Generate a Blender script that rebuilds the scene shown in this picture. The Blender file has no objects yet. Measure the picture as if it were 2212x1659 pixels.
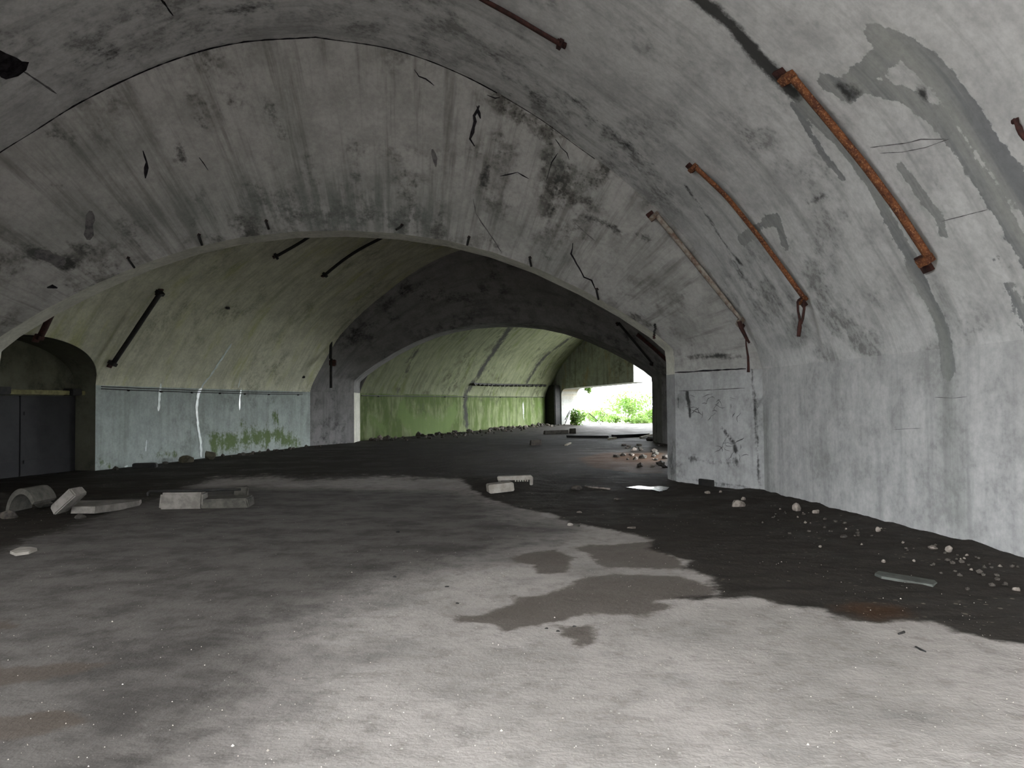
import bpy, bmesh, math, random
import numpy as np
from mathutils import Vector, Matrix
from mathutils.bvhtree import BVHTree

# ------------------------------------------------------------------ camera, sky, exposure
SC = bpy.context.scene
COL = SC.collection
FPX, CX, CY, EYE = 1620.0, 1106.0, 829.5, 1.6          # focal length in pixels of the 2212 x 1659 frame
PITCH, ROLL = math.radians(1.6), math.radians(0.5)
cF = Vector((0, math.cos(PITCH), math.sin(PITCH)))
_r = Vector((1, 0, 0)); _u = _r.cross(cF)
cR = _r * math.cos(ROLL) - _u * math.sin(ROLL)
cU = _r * math.sin(ROLL) + _u * math.cos(ROLL)
CAM = Vector((0, 0, EYE))
cam = bpy.data.cameras.new('camera'); camo = bpy.data.objects.new('camera', cam); COL.objects.link(camo)
cam.sensor_fit = 'HORIZONTAL'; cam.sensor_width = 36.0; cam.lens = FPX / 2212 * 36.0
cam.clip_start = 0.05; cam.clip_end = 500
m = Matrix.Identity(4)
for i in range(3):
    m[i][0] = cR[i]; m[i][1] = cU[i]; m[i][2] = -cF[i]; m[i][3] = CAM[i]
camo.matrix_world = m
SC.camera = camo

world = bpy.data.worlds.new('overcast_sky'); SC.world = world; world.use_nodes = True
bg = world.node_tree.nodes['Background']
bg.inputs[0].default_value = (0.93, 0.97, 1.0, 1); bg.inputs[1].default_value = 1.0
SC.view_settings.view_transform = 'Standard'; SC.view_settings.look = 'None'
SC.view_settings.gamma = 1.0; SC.view_settings.use_curve_mapping = False
SC.view_settings.exposure = 4.5
SC.cycles.max_bounces = 6; SC.cycles.diffuse_bounces = 4
SC.cycles.sample_clamp_indirect = 6.0
SC.cycles.use_adaptive_sampling = True; SC.cycles.adaptive_threshold = 0.02
SC.cycles.use_denoising = True

# ------------------------------------------------------------------ helpers
rnd = random.Random(7)
def V3(p): return Vector((p[0], p[1], p[2] if len(p) > 2 else 0.0))
def ray(px, py): return (cF + cR * ((px - CX) / FPX) - cU * ((py - CY) / FPX))
def ground(px, py, z=0.0):
    d = ray(px, py); t = (z - EYE) / d.z; return CAM + d * t
def new_obj(name, me, mat=None, parent=None):
    o = bpy.data.objects.new(name, me); COL.objects.link(o)
    if mat is not None and not me.materials: me.materials.append(mat)
    if parent is not None: o.parent = parent
    return o
def mesh(name, verts, faces, smooth=False):
    me = bpy.data.meshes.new(name); me.from_pydata([tuple(v) for v in verts], [], faces); me.update()
    if smooth: me.polygons.foreach_set('use_smooth', [True] * len(me.polygons))
    return me
def tag(o, label=None, cat=None, group=None, kind=None):
    if label: o['label'] = label
    if cat: o['category'] = cat
    if group: o['group'] = group
    if kind: o['kind'] = kind
    return o
def empty(name, loc=(0, 0, 0)):
    o = bpy.data.objects.new(name, None); COL.objects.link(o); o.location = loc; o.empty_display_size = 0.1; return o
def part(name, me, mat, parent):
    """mesh given in world coordinates, parented to a thing whose origin is at parent.location"""
    me.transform(Matrix.Translation(-parent.location)); return new_obj(name, me, mat, parent)

# ---- node helper
class NG:
    def __init__(s, name):
        s.mat = bpy.data.materials.new(name); s.mat.use_nodes = True
        s.t = s.mat.node_tree; s.b = s.t.nodes['Principled BSDF']
    def n(s, typ, **kw):
        x = s.t.nodes.new(typ)
        for k, v in kw.items(): setattr(x, k, v)
        return x
    def put(s, sock, v):
        if isinstance(v, bpy.types.NodeSocket): s.t.links.new(v, sock)
        elif v is not None: sock.default_value = v
    def coord(s, which='Object'): return s.n('ShaderNodeTexCoord').outputs[which]
    def mapping(s, vec, scale=(1, 1, 1), rot=(0, 0, 0), loc=(0, 0, 0)):
        x = s.n('ShaderNodeMapping'); s.put(x.inputs[0], vec)
        x.inputs['Scale'].default_value = scale; x.inputs['Rotation'].default_value = rot; x.inputs['Location'].default_value = loc
        return x.outputs[0]
    def noise(s, vec, scale, detail=6, rough=0.6, dist=0.0, out=0):
        x = s.n('ShaderNodeTexNoise'); s.put(x.inputs['Vector'], vec)
        x.inputs['Scale'].default_value = scale; x.inputs['Detail'].default_value = detail
        x.inputs['Roughness'].default_value = rough; x.inputs['Distortion'].default_value = dist
        return x.outputs[out]
    def voro(s, vec, scale, feature='F1', out='Distance', rand=1.0):
        x = s.n('ShaderNodeTexVoronoi', feature=feature); s.put(x.inputs['Vector'], vec)
        x.inputs['Scale'].default_value = scale; x.inputs['Randomness'].default_value = rand
        return x.outputs[out]
    def ramp(s, v, a, b, lo=0.0, hi=1.0, smooth=True):
        x = s.n('ShaderNodeMapRange', interpolation_type='SMOOTHSTEP' if smooth else 'LINEAR'); s.put(x.inputs['Value'], v)
        x.inputs['From Min'].default_value = a; x.inputs['From Max'].default_value = b
        x.inputs['To Min'].default_value = lo; x.inputs['To Max'].default_value = hi
        return x.outputs[0]
    def math(s, op, a, b=None, clamp=False):
        x = s.n('ShaderNodeMath', operation=op, use_clamp=clamp); s.put(x.inputs[0], a)
        if b is not None: s.put(x.inputs[1], b)
        return x.outputs[0]
    def mix(s, f, a, b):
        x = s.n('ShaderNodeMix', data_type='RGBA'); s.put(x.inputs[0], f)
        s.put(x.inputs[6], a if isinstance(a, bpy.types.NodeSocket) else (*a, 1)); s.put(x.inputs[7], b if isinstance(b, bpy.types.NodeSocket) else (*b, 1))
        return x.outputs[2]
    def attr(s, name): return s.n('ShaderNodeAttribute', attribute_name=name).outputs['Fac']
    def bump(s, h, strength=0.3, dist=0.02):
        x = s.n('ShaderNodeBump'); s.put(x.inputs['Height'], h); x.inputs['Strength'].default_value = strength; x.inputs['Distance'].default_value = dist
        s.t.links.new(x.outputs[0], s.b.inputs['Normal'])
    def done(s, col=None, rough=0.9, spec=0.3, metal=0.0):
        s.put(s.b.inputs['Base Color'], col if isinstance(col, bpy.types.NodeSocket) else ((*col, 1) if col else None))
        s.put(s.b.inputs['Roughness'], rough); s.put(s.b.inputs['Specular IOR Level'], spec); s.put(s.b.inputs['Metallic'], metal)
        return s.mat

def concrete(name, base, mould, green=None, green_lo=0.5, green_hi=0.75, streak=0.5, blotch=0.5, bump=True, wear=True, run=(3.0, 0.22, 1)):
    """cast concrete with limewash: mould runs down the profile (UV: x along the hall, y down the section, in metres)"""
    g = NG(name); P = g.coord(); uv = g.coord('UV')
    big = g.noise(P, 0.36, 3, 0.6)
    mid = g.noise(P, 1.9, 4.5, 0.68)
    fine = g.noise(P, 13.0, 3, 0.7)
    st = g.noise(g.mapping(uv, run), 1.0, 4, 0.68)
    col = g.mix(g.ramp(mid, 0.3, 0.7), base, [c * 0.74 for c in base])
    col = g.mix(g.math('MULTIPLY', g.ramp(st, 0.47, 0.70), streak), col, mould)
    bl = g.math('MULTIPLY', g.ramp(big, 0.44, 0.62), g.ramp(mid, 0.44, 0.60))
    col = g.mix(g.math('MULTIPLY', bl, blotch), col, mould)
    sp = g.math('MULTIPLY', g.ramp(g.math('ADD', g.math('MULTIPLY', mid, 0.6), g.math('MULTIPLY', fine, 0.4)), 0.53, 0.60), g.ramp(big, 0.46, 0.62))
    col = g.mix(g.math('MULTIPLY', sp, blotch), col, [c * 0.5 for c in mould])
    if green is not None:
        gs = g.noise(g.mapping(uv, (1.1, 0.4, 1), loc=(3.1, 1.7, 0)), 1.0, 4, 0.65)
        col = g.mix(g.ramp(gs, green_lo, green_hi, 0, 0.92), col, green)
    if wear:
        wob = g.math('ADD', g.math('MULTIPLY', g.math('SUBTRACT', mid, 0.5), 1.6), g.math('MULTIPLY', g.math('SUBTRACT', fine, 0.5), 0.75))
        wst = g.math('MULTIPLY', g.math('SUBTRACT', st, 0.5), 0.8)
        pe = g.math('ADD', g.math('ADD', g.math('MULTIPLY', g.attr('peel'), 1.15), g.math('MULTIPLY', wob, 0.7)), g.math('MULTIPLY', wst, 0.9))
        bare = g.mix(g.ramp(st, 0.35, 0.65), (0.17, 0.175, 0.18), (0.33, 0.33, 0.31))
        col = g.mix(g.ramp(pe, 0.50, 0.58, 0, 0.9), col, bare)
        di = g.math('ADD', g.math('ADD', g.attr('dirt'), g.math('MULTIPLY', wob, 0.8)), g.math('MULTIPLY', wst, 0.6))
        col = g.mix(g.ramp(di, 0.36, 0.85, 0, 0.95), col, (0.03, 0.03, 0.028))
        col = g.mix(g.math('MULTIPLY', g.attr('soft'), g.ramp(st, 0.3, 0.62, 0.25, 1.0)), col, (0.17, 0.18, 0.165))
        li = g.math('ADD', g.attr('lime'), g.math('MULTIPLY', wob, 0.4))
        col = g.mix(g.ramp(li, 0.45, 0.75, 0, 0.9), col, (0.78, 0.82, 0.80))
        mo = g.math('ADD', g.attr('moss'), g.math('ADD', wob, wst))
        col = g.mix(g.ramp(mo, 0.40, 0.80, 0, 0.9), col, (0.10, 0.15, 0.04))
    col = g.mix(g.ramp(fine, 0.3, 0.75, 0.0, 0.2), col, (0.06, 0.06, 0.06))
    if bump: g.bump(g.noise(P, 5.0, 2.5, 0.7), 0.35, 0.03)
    return g.done(col, 0.93, 0.2)

M_WALL = concrete('whitewashed_concrete', (0.525, 0.518, 0.507), (0.22, 0.22, 0.215), streak=0.42, blotch=0.10)
M_VAULT = concrete('mouldy_whitewash', (0.61, 0.602, 0.588), (0.18, 0.177, 0.166), streak=0.42, blotch=0.38)
M_NECK = concrete('mouldy_neck_plaster', (0.44, 0.425, 0.405), (0.088, 0.082, 0.070), streak=0.55, blotch=0.75, run=(0.35, 3.2, 1))
M_PIER = concrete('flaking_pier_plaster', (0.44, 0.438, 0.432), (0.13, 0.13, 0.125), streak=0.35, blotch=0.5)
M_RIM = concrete('pale_rim_plaster', (0.80, 0.78, 0.68), (0.58, 0.57, 0.47), streak=0.3, blotch=0.2, bump=False, wear=False)
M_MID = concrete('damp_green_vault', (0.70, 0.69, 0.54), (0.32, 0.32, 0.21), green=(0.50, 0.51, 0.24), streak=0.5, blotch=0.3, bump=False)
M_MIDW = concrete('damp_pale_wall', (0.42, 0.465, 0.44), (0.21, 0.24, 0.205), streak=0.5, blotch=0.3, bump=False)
M_NECK2 = concrete('shaded_dark_plaster', (0.27, 0.26, 0.255), (0.115, 0.112, 0.11), streak=0.6, blotch=0.7, bump=False)  # dark colour carries the shade of a neck facing away from daylight
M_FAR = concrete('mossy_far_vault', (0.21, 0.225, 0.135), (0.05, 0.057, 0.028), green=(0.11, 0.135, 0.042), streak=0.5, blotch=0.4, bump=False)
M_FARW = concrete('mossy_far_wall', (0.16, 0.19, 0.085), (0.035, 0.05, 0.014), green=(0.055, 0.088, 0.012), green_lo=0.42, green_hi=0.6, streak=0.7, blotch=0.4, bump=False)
M_END = concrete('rust_stained_end_wall', (0.40, 0.41, 0.39), (0.19, 0.18, 0.155), green=(0.33, 0.24, 0.12), streak=0.8, blotch=0.5, bump=False, wear=False)
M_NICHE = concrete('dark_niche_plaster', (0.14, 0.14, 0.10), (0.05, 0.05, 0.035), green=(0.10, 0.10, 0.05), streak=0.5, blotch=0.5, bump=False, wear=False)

# ------------------------------------------------------------------ vault rings
def catmull(pts, n):
    P = np.array(pts, float); P = np.vstack([2 * P[0] - P[1], P, 2 * P[-1] - P[-2]])
    out = []
    for i in range(1, len(P) - 2):
        for t in np.linspace(0, 1, 24, endpoint=False):
            a, b, c, d = P[i - 1], P[i], P[i + 1], P[i + 2]
            out.append(0.5 * ((2 * b) + (-a + c) * t + (2 * a - 5 * b + 4 * c - d) * t * t + (-a + 3 * b - 3 * c + d) * t ** 3))
    out.append(P[-2]); return resample(np.array(out), n)
def resample(P, n):
    L = np.r_[0, np.cumsum(np.linalg.norm(np.diff(P, axis=0), axis=1))]
    t = np.linspace(0, L[-1], n)
    return np.stack([np.interp(t, L, P[:, k]) for k in range(P.shape[1])], 1)
SPRING = 2.2
HALF, OPEN = 7.7, 6.6
hall_pts = [(0, 2.2), (.1, 2.5), (.27, 2.82), (.5, 3.2), (.75, 3.62), (1.0, 4.02), (1.3, 4.43), (1.7, 4.84), (2.2, 5.28), (2.7, 5.68), (3.24, 6.06), (4.05, 6.62), (5.24, 7.25), (6.4, 7.64), (7.7, 7.8)]
open_pts = [(0, 2.2), (0.0, 2.45), (0.03, 2.72), (.36, 3.0), (1.0, 3.42), (1.85, 3.89), (2.8, 4.33), (3.7, 4.65), (4.6, 4.87), (5.6, 5.0), (6.6, 5.04)]
def profile(pts, half, nA, curved=True):
    h = catmull(pts, nA) if curved else resample(np.array(pts, float), nA)
    right = np.stack([half - h[:, 0], h[:, 1]], 1); left = np.stack([-(half - h[:, 0]), h[:, 1]], 1)[::-1]
    return np.vstack([right, left[1:]])               # arc only: right spring -> crown -> left spring
def frame(ang):
    a = math.radians(ang); return np.array([math.sin(a), math.cos(a)]), np.array([math.cos(a), -math.sin(a)])
def place(prof, center, u):
    return np.array([(center[0] + u[0] * o, center[1] + u[1] * o, z) for o, z in prof])
def clip_to(ring, ax, p0, n):
    """slide every ring point along the axis onto the vertical plane (p0, n)"""
    out = ring.copy()
    for k in range(len(ring)):
        t = np.dot(np.array(p0) - ring[k, :2], n) / np.dot(ax, n); out[k, :2] += np.array(ax) * t
    return out
def loft(A, B, svals):
    return np.array([A * (1 - s) + B * s for s in svals])
STRUCT = {}
def grid_obj(name, G, mat, s0=0.0, slen=1.0, svals=None, keep=None, kind='structure'):
    ns, nt = G.shape[:2]
    tl = np.r_[0, np.cumsum(np.linalg.norm(np.diff(G[0], axis=0), axis=1))]
    verts = G.reshape(-1, 3)
    faces = []
    for i in range(ns - 1):
        for j in range(nt - 1):
            if keep is not None and not keep(G[i, j], G[i + 1, j + 1], i, j): continue
            faces.append((i * nt + j, (i + 1) * nt + j, (i + 1) * nt + j + 1, i * nt + j + 1))
    me = mesh(name, verts, faces, True)
    sv = np.linspace(0, 1, ns) if svals is None else np.array(svals)
    uv = me.uv_layers.new(name='UVMap')
    li = np.empty(len(me.loops), int); me.loops.foreach_get('vertex_index', li)
    S = (s0 + sv * slen)[li // nt]; T = tl[li % nt]
    uv.data.foreach_set('uv', np.stack([S, T], 1).ravel())
    o = new_obj(name, me, mat); tag(o, kind=kind)
    STRUCT[name] = o
    return o
def wall_grid(baseA, baseB, svals, z1, nz, z0=0.0):
    G = np.zeros((len(svals), nz, 3))
    for i, s in enumerate(svals):
        p = np.array(baseA)[:2] * (1 - s) + np.array(baseB)[:2] * s
        for j, z in enumerate(np.linspace(z1, z0, nz)): G[i, j] = (p[0], p[1], z)   # t runs downward
    return G

a1, u1 = frame(-6.03)
a2, u2 = frame(12.5)
a3, u3 = frame(20.8)
nA = 120
pH = profile(hall_pts, HALF, nA); pO = profile(open_pts, OPEN, nA, False)
# near hall
cA = np.array([4.419, 13.212]) - HALF * u1
HALL = 14.0
cB = cA - a1 * HALL
rA, rB = place(pH, cA, u1), place(pH, cB, u1)
sv = np.r_[np.linspace(0, 0.22, 10, endpoint=False), np.linspace(0.22, 1, 190)]
def flip(G): return G[::-1]
# unseen side opening, added and sized to bring daylight in from the left
SIDE_LIGHT_GAP_S, SIDE_LIGHT_GAP_TOP = (0.1, 3.2), 6.5
Gn = loft(rB, rA, sv); ntn = Gn.shape[1]
def keep_near(p, q, i, j):
    s = HALL / 2 * (sv[i] + sv[i + 1])
    return not (j > ntn * 0.6 and SIDE_LIGHT_GAP_S[0] < s < SIDE_LIGHT_GAP_S[1] and 0.5 * (p[2] + q[2]) < SIDE_LIGHT_GAP_TOP)
grid_obj('ceiling_near', Gn, M_VAULT, 0, HALL, sv, keep_near)
grid_obj('wall_near_right', wall_grid(rB[0], rA[0], sv, SPRING, 50), M_WALL, 0, HALL, sv)
grid_obj('wall_near_left', wall_grid(rB[-1], rA[-1], np.linspace(SIDE_LIGHT_GAP_S[1] / HALL, 1, 40), SPRING, 12), M_NECK2, 40, 10)  # unseen wall kept dark to reduce bounced fill
grid_obj('wall_near_left_rear', wall_grid(rB[-1], rA[-1], np.linspace(0, SIDE_LIGHT_GAP_S[0] / HALL, 10), SPRING, 12), M_NECK2, 60, 3)
# rear wall with an unseen gap, added behind the camera to light the near floor
REAR_LIGHT_GAP = (0.5, 6.5, 2.5)
def rear_poly(name, lo, hi, z0=0.0):
    top = [p for p in zip(pH[::-1, 0], pH[::-1, 1]) if lo - 1e-6 <= p[0] <= hi + 1e-6 and p[1] > z0]
    zt = lambda o: float(np.interp(o, pH[::-1, 0], pH[::-1, 1]))
    ring = [(lo, z0)] + [(lo, zt(lo))] + top + [(hi, zt(hi)), (hi, z0)]
    v = [(cB[0] + u1[0] * o, cB[1] + u1[1] * o, z) for o, z in ring]
    o = new_obj(name, mesh(name, v, [tuple(range(len(v)))]), M_NECK2); tag(o, kind='structure'); STRUCT[name] = o  # dark colour on the unseen rear wall, again to hold back fill
rear_poly('wall_rear_left', -HALF, REAR_LIGHT_GAP[0]); rear_poly('wall_rear_right', REAR_LIGHT_GAP[1], HALF); rear_poly('wall_rear_top', REAR_LIGHT_GAP[0], REAR_LIGHT_GAP[1], REAR_LIGHT_GAP[2])
# neck between near and middle hall (tapering)
cC = np.array([3.318, 15.273]) - OPEN * u1
rC = place(pO, cC, u1); rD = rC + np.r_[a1 * 0.55, 0]
sn = np.linspace(0, 1, 60)
grid_obj('ceiling_neck', loft(rA, rC, sn), M_NECK, 0, 2.4)
grid_obj('wall_neck_right', wall_grid(rA[0], rC[0], np.linspace(0, 1, 50), SPRING, 50), M_PIER, 5, 2.4)
grid_obj('wall_neck_left', wall_grid(rA[-1], rC[-1], np.linspace(0, 1, 12), SPRING, 20), M_PIER, 9, 2.4)
grid_obj('trim_arch_rim', loft(rC, rD, np.linspace(0, 1, 4)), M_RIM, 0, 0.6)
grid_obj('trim_jamb_right', wall_grid(rC[0], rD[0], np.linspace(0, 1, 3), SPRING, 10), M_PIER, 2, 0.6)
grid_obj('trim_jamb_left', wall_grid(rC[-1], rD[-1], np.linspace(0, 1, 3), SPRING, 10), M_RIM, 4, 0.6)
# middle hall
LB = np.array([-10.67, 19.21]); LE = np.array([-8.19, 30.41])
cE = LE + HALF * u2
rE = place(pH, cE, u2)
rS = clip_to(rE, a2, rD[0, :2], a1)
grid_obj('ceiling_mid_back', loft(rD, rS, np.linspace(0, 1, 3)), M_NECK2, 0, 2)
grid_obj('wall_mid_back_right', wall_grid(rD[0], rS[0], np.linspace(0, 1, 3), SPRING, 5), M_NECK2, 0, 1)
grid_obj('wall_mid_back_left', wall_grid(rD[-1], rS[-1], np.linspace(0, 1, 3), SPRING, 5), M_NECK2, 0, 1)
NIC0 = rS[-1, :2]; nic_len = float(np.linalg.norm(LB - NIC0)); mid_len = float(np.linalg.norm(LE - NIC0)); fN = nic_len / mid_len
svm = np.r_[np.linspace(0, fN, 60, endpoint=False), np.linspace(fN, 1, 80)]
def arch_z(s, grow=0.0):                               # top of the side doorway cut into the vault foot
    c, hw = nic_len * 0.5, nic_len * 0.5 + grow
    q = (s - c) / hw
    return SPRING + (1.05 + grow) * math.sqrt(max(0.0, 1 - q * q)) if abs(q) < 1 else -1
Gm = loft(rS, rE, svm); nt = Gm.shape[1]
for i in range(len(svm)):                              # draw the vault's foot up to the arch line
    za = arch_z(svm[i] * mid_len)
    if za < SPRING: continue
    half_j = nt // 2
    zs = Gm[i, half_j:, 2]; below = np.where(zs < za)[0]
    if len(below):
        k = half_j + below[0]; t = (Gm[i, k - 1, 2] - za) / (Gm[i, k - 1, 2] - Gm[i, k, 2] + 1e-9)
        Gm[i, k:] = Gm[i, k - 1] * (1 - t) + Gm[i, k] * t
grid_obj('ceiling_mid', Gm, M_MID, 0, mid_len, svm)
grid_obj('wall_mid_left', wall_grid(LB, LE, np.linspace(0, 1, 70), SPRING, 40), M_MIDW, nic_len, mid_len - nic_len)
MID_LIGHT_GAP = (0.40, 0.74)                                    # unseen opening opposite, added to light this hall, hidden by the pier
grid_obj('wall_mid_right', wall_grid(rS[0], rE[0], np.linspace(0, MID_LIGHT_GAP[0], 12), SPRING, 10), M_MIDW, 30, 5)
grid_obj('wall_mid_right_end', wall_grid(rS[0], rE[0], np.linspace(MID_LIGHT_GAP[1], 1, 12), SPRING, 10), M_MIDW, 38, 4)
# second neck
JL = np.array([-6.91, 32.77]); cFk = JL + OPEN * u2
rF = place(pO, cFk, u2); rG = rF + np.array([-0.08, 1.69, 0])
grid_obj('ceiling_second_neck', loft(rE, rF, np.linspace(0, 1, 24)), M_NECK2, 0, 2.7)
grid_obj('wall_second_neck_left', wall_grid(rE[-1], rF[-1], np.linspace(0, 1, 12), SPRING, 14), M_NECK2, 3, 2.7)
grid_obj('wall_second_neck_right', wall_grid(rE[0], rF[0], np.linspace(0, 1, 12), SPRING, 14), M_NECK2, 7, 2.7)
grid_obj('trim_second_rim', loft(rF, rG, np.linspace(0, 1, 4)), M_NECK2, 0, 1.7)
grid_obj('trim_second_jamb_left', wall_grid(rF[-1], rG[-1], np.linspace(0, 1, 4), SPRING, 8), M_RIM, 4, 1.7)  # paler than the rest of this rim: exit light put into the colour
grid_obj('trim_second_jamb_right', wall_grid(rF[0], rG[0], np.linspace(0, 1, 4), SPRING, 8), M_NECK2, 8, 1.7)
# far hall, cut by an oblique end wall
c3 = rG[-1, :2] + HALF * u3
r3 = place(pH, c3, u3)
rH = clip_to(r3, a3, rG[-1, :2], a2)
e3 = np.array([0.557, -0.83]); e3 /= np.linalg.norm(e3); nE = np.array([-e3[1], e3[0]])
P3 = rG[-1, :2] + a3 * 27.85
rI = clip_to(r3, a3, P3, nE)
far_len = 27.85
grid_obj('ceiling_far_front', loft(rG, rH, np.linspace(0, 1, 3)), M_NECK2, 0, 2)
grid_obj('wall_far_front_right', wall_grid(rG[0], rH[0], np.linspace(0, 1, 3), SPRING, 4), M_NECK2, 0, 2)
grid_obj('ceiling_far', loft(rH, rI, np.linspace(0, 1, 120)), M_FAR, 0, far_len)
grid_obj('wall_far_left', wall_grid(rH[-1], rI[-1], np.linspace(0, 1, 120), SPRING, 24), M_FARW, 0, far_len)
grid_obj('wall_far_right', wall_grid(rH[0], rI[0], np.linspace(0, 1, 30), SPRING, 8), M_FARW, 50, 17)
# oblique end wall: solid jamb, lintel block, thick reveals
TH = 1.6
def end_prism(name, poly, mat):
    """poly: (s along the wall, z); extruded outwards by TH"""
    f = [(P3[0] + e3[0] * s, P3[1] + e3[1] * s, z) for s, z in poly]
    b = [(x + nE[0] * TH, y + nE[1] * TH, z) for x, y, z in f]
    n = len(poly); faces = [tuple(range(n))[::-1], tuple(range(n, 2 * n))] + [(i, (i + 1) % n, n + (i + 1) % n, n + i) for i in range(n)]
    me = mesh(name, f + b, faces); uv = me.uv_layers.new(name='UVMap')
    for l in me.loops:
        k = l.vertex_index % n; uv.data[l.index].uv = (poly[k][0], -poly[k][1])
    o = new_obj(name, me, mat); tag(o, kind='structure'); STRUCT[name] = o; return o
rr = [(1.76, 2.35)] + [(1.76 + 0.55 * (1 - math.cos(a)), 2.35 + 0.5 * math.sin(a)) for a in (0.4, 0.8, 1.2, math.pi / 2)]
end_prism('wall_end', [(-0.6, 0), (1.76, 0)] + rr + [(10.0, 3.12), (10.02, 9.0), (-0.6, 9.0)], M_END)

# niche (side doorway) behind the cut in the middle hall's left wall
ND = 0.65
def mid_left_pt(s, z, d=0.0):                          # s from the niche's near end, d outwards from the wall face
    h = np.interp(z, [p[1] for p in hall_pts], [p[0] for p in hall_pts]) if z > SPRING and d == 0 else 0.0
    p = NIC0 + a2 * s + u2 * (h if d == 0 else -d); return (p[0], p[1], z)
NG_ = 0.04
bound = [(nic_len + NG_, 0.0), (nic_len + NG_, 1.0), (nic_len + NG_, SPRING)] + [(nic_len * 0.5 + (nic_len * 0.5 + NG_) * math.cos(t), SPRING + (1.05 + NG_) * math.sin(t)) for t in np.linspace(0.05, math.pi - 0.05, 30)] + [(-NG_, SPRING), (-NG_, 0.0)]
fr = [mid_left_pt(s, z) for s, z in bound]; bk = [mid_left_pt(s, z, ND) for s, z in bound]
n = len(bound)
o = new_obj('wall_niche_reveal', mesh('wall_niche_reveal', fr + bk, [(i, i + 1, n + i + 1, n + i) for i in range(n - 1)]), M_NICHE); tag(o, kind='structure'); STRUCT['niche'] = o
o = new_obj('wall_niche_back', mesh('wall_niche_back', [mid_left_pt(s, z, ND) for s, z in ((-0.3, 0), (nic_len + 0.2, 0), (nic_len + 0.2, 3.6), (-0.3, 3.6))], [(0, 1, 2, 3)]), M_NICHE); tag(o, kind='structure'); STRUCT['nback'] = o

# ------------------------------------------------------------------ floor
def grid_axis(*segs):
    out = []
    for a, b, st in segs: out += list(np.arange(a, b - 1e-6, st))
    return np.array(out + [segs[-1][1]])
fx = grid_axis((-22, -12, 1.0), (-12, -6, 0.15), (-6, 6.2, 0.05), (6.2, 16, 0.5))
fy = grid_axis((-14, 2.2, 1.0), (2.2, 9, 0.05), (9, 17, 0.09), (17, 36, 0.25), (36, 62, 0.6))
XX, YY = np.meshgrid(fx, fy)                         # rows: y
pts = np.stack([XX.ravel(), YY.ravel()], 1)
def gpoly(pix): return np.array([ground(*p)[:2] for p in pix])
def sdf(poly, p):
    """signed distance, positive inside"""
    n = len(poly); d = np.full(len(p), 1e9); inside = np.zeros(len(p), bool)
    for i in range(n):
        a, b = poly[i], poly[(i + 1) % n]; e = b - a; w = p - a
        t = np.clip((w @ e) / (e @ e + 1e-12), 0, 1); d = np.minimum(d, np.linalg.norm(w - t[:, None] * e, axis=1))
        c = ((a[1] > p[:, 1]) != (b[1] > p[:, 1]))
        with np.errstate(divide='ignore', invalid='ignore'):
            xi = a[0] + (p[:, 1] - a[1]) * (b[0] - a[0]) / (b[1] - a[1] + 1e-15)
        inside ^= c & (p[:, 0] < xi)
    return np.where(inside, d, -d)
mud_px = [(985, 1030), (1012, 1062), (1060, 1082), (1130, 1100), (1190, 1113), (1230, 1132), (1330, 1150), (1400, 1165), (1385, 1188), (1430, 1202), (1475, 1212), (1460, 1228), (1520, 1246), (1545, 1284), (1440, 1293), (1500, 1303), (1581, 1297), (1642, 1299), (1689, 1311), (1736, 1321), (1776, 1320), (1793, 1333), (1850, 1345), (1901, 1352), (1952, 1343), (2016, 1347), (2053, 1369), (2103, 1379), (2212, 1404), (2600, 1520), (2600, 1250), (2212, 1200), (1652, 1055), (1455, 1030), (1440, 985), (1300, 985), (1150, 1000), (1060, 1003)]
mud = sdf(gpoly(mud_px), pts)
hall2 = np.clip((pts[:, 1] - (16.2 - 0.06 * pts[:, 0])) * 0.09, -1, 0.35)      # inner halls are mud; the gradual ramp also imitates fading light
mud = np.maximum(mud, np.clip((-4.6 - 0.12 * pts[:, 1] - pts[:, 0]) * 0.3, -1, 0.4))        # floor darkened along the left side to cut bounced light
mud = np.clip(np.maximum(mud, hall2), -0.5, 0.5)
wet_px = [[(955, 1338), (1050, 1327), (1100, 1305), (1108, 1285), (1150, 1290), (1200, 1270), (1250, 1250), (1330, 1241), (1480, 1246), (1545, 1270), (1545, 1292), (1430, 1300), (1480, 1308), (1400, 1330), (1270, 1328), (1200, 1345), (1080, 1370), (1055, 1352)],
          [(1095, 1207), (1130, 1195), (1200, 1188), (1242, 1205), (1225, 1236), (1190, 1243), (1140, 1238), (1152, 1222)],
          [(1180, 1345), (1290, 1350), (1300, 1395), (1250, 1405)], [(1240, 1180), (1420, 1170), (1500, 1230), (1300, 1225)],
          [(-250, 1445), (-20, 1440), (160, 1428), (250, 1432), (180, 1455), (60, 1478), (-250, 1530)],
          [(-250, 1570), (40, 1545), (160, 1535), (190, 1560), (90, 1590), (-250, 1640)],
          [(-200, 1345), (20, 1342), (70, 1350), (0, 1368), (-200, 1380)]]
wet = np.full(len(pts), -1.0)
for w in wet_px: wet = np.maximum(wet, sdf(gpoly(w), pts))
wet = np.clip(wet, -0.5, 0.5)
film_falloff = np.clip(sdf(gpoly([(-900, 1060), (420, 1050), (1000, 1060), (1250, 1150), (1000, 1225), (820, 1260), (700, 1360), (620, 1500), (480, 1659), (350, 1900), (-1500, 1900)]), pts) * 0.4, -0.5, 0.5)  # dirt film, with light falloff to the left and inward painted in
rust = sdf(gpoly([(1770, 1310), (1850, 1300), (1990, 1310), (2000, 1338), (1900, 1350), (1830, 1338)]), pts)
rust = np.maximum(rust, sdf(gpoly([(1235, 990), (1300, 978), (1440, 978), (1452, 1024), (1380, 1026), (1260, 1012)]), pts) * 0.7)
rust = np.clip(rust, -0.5, 0.5)
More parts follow.
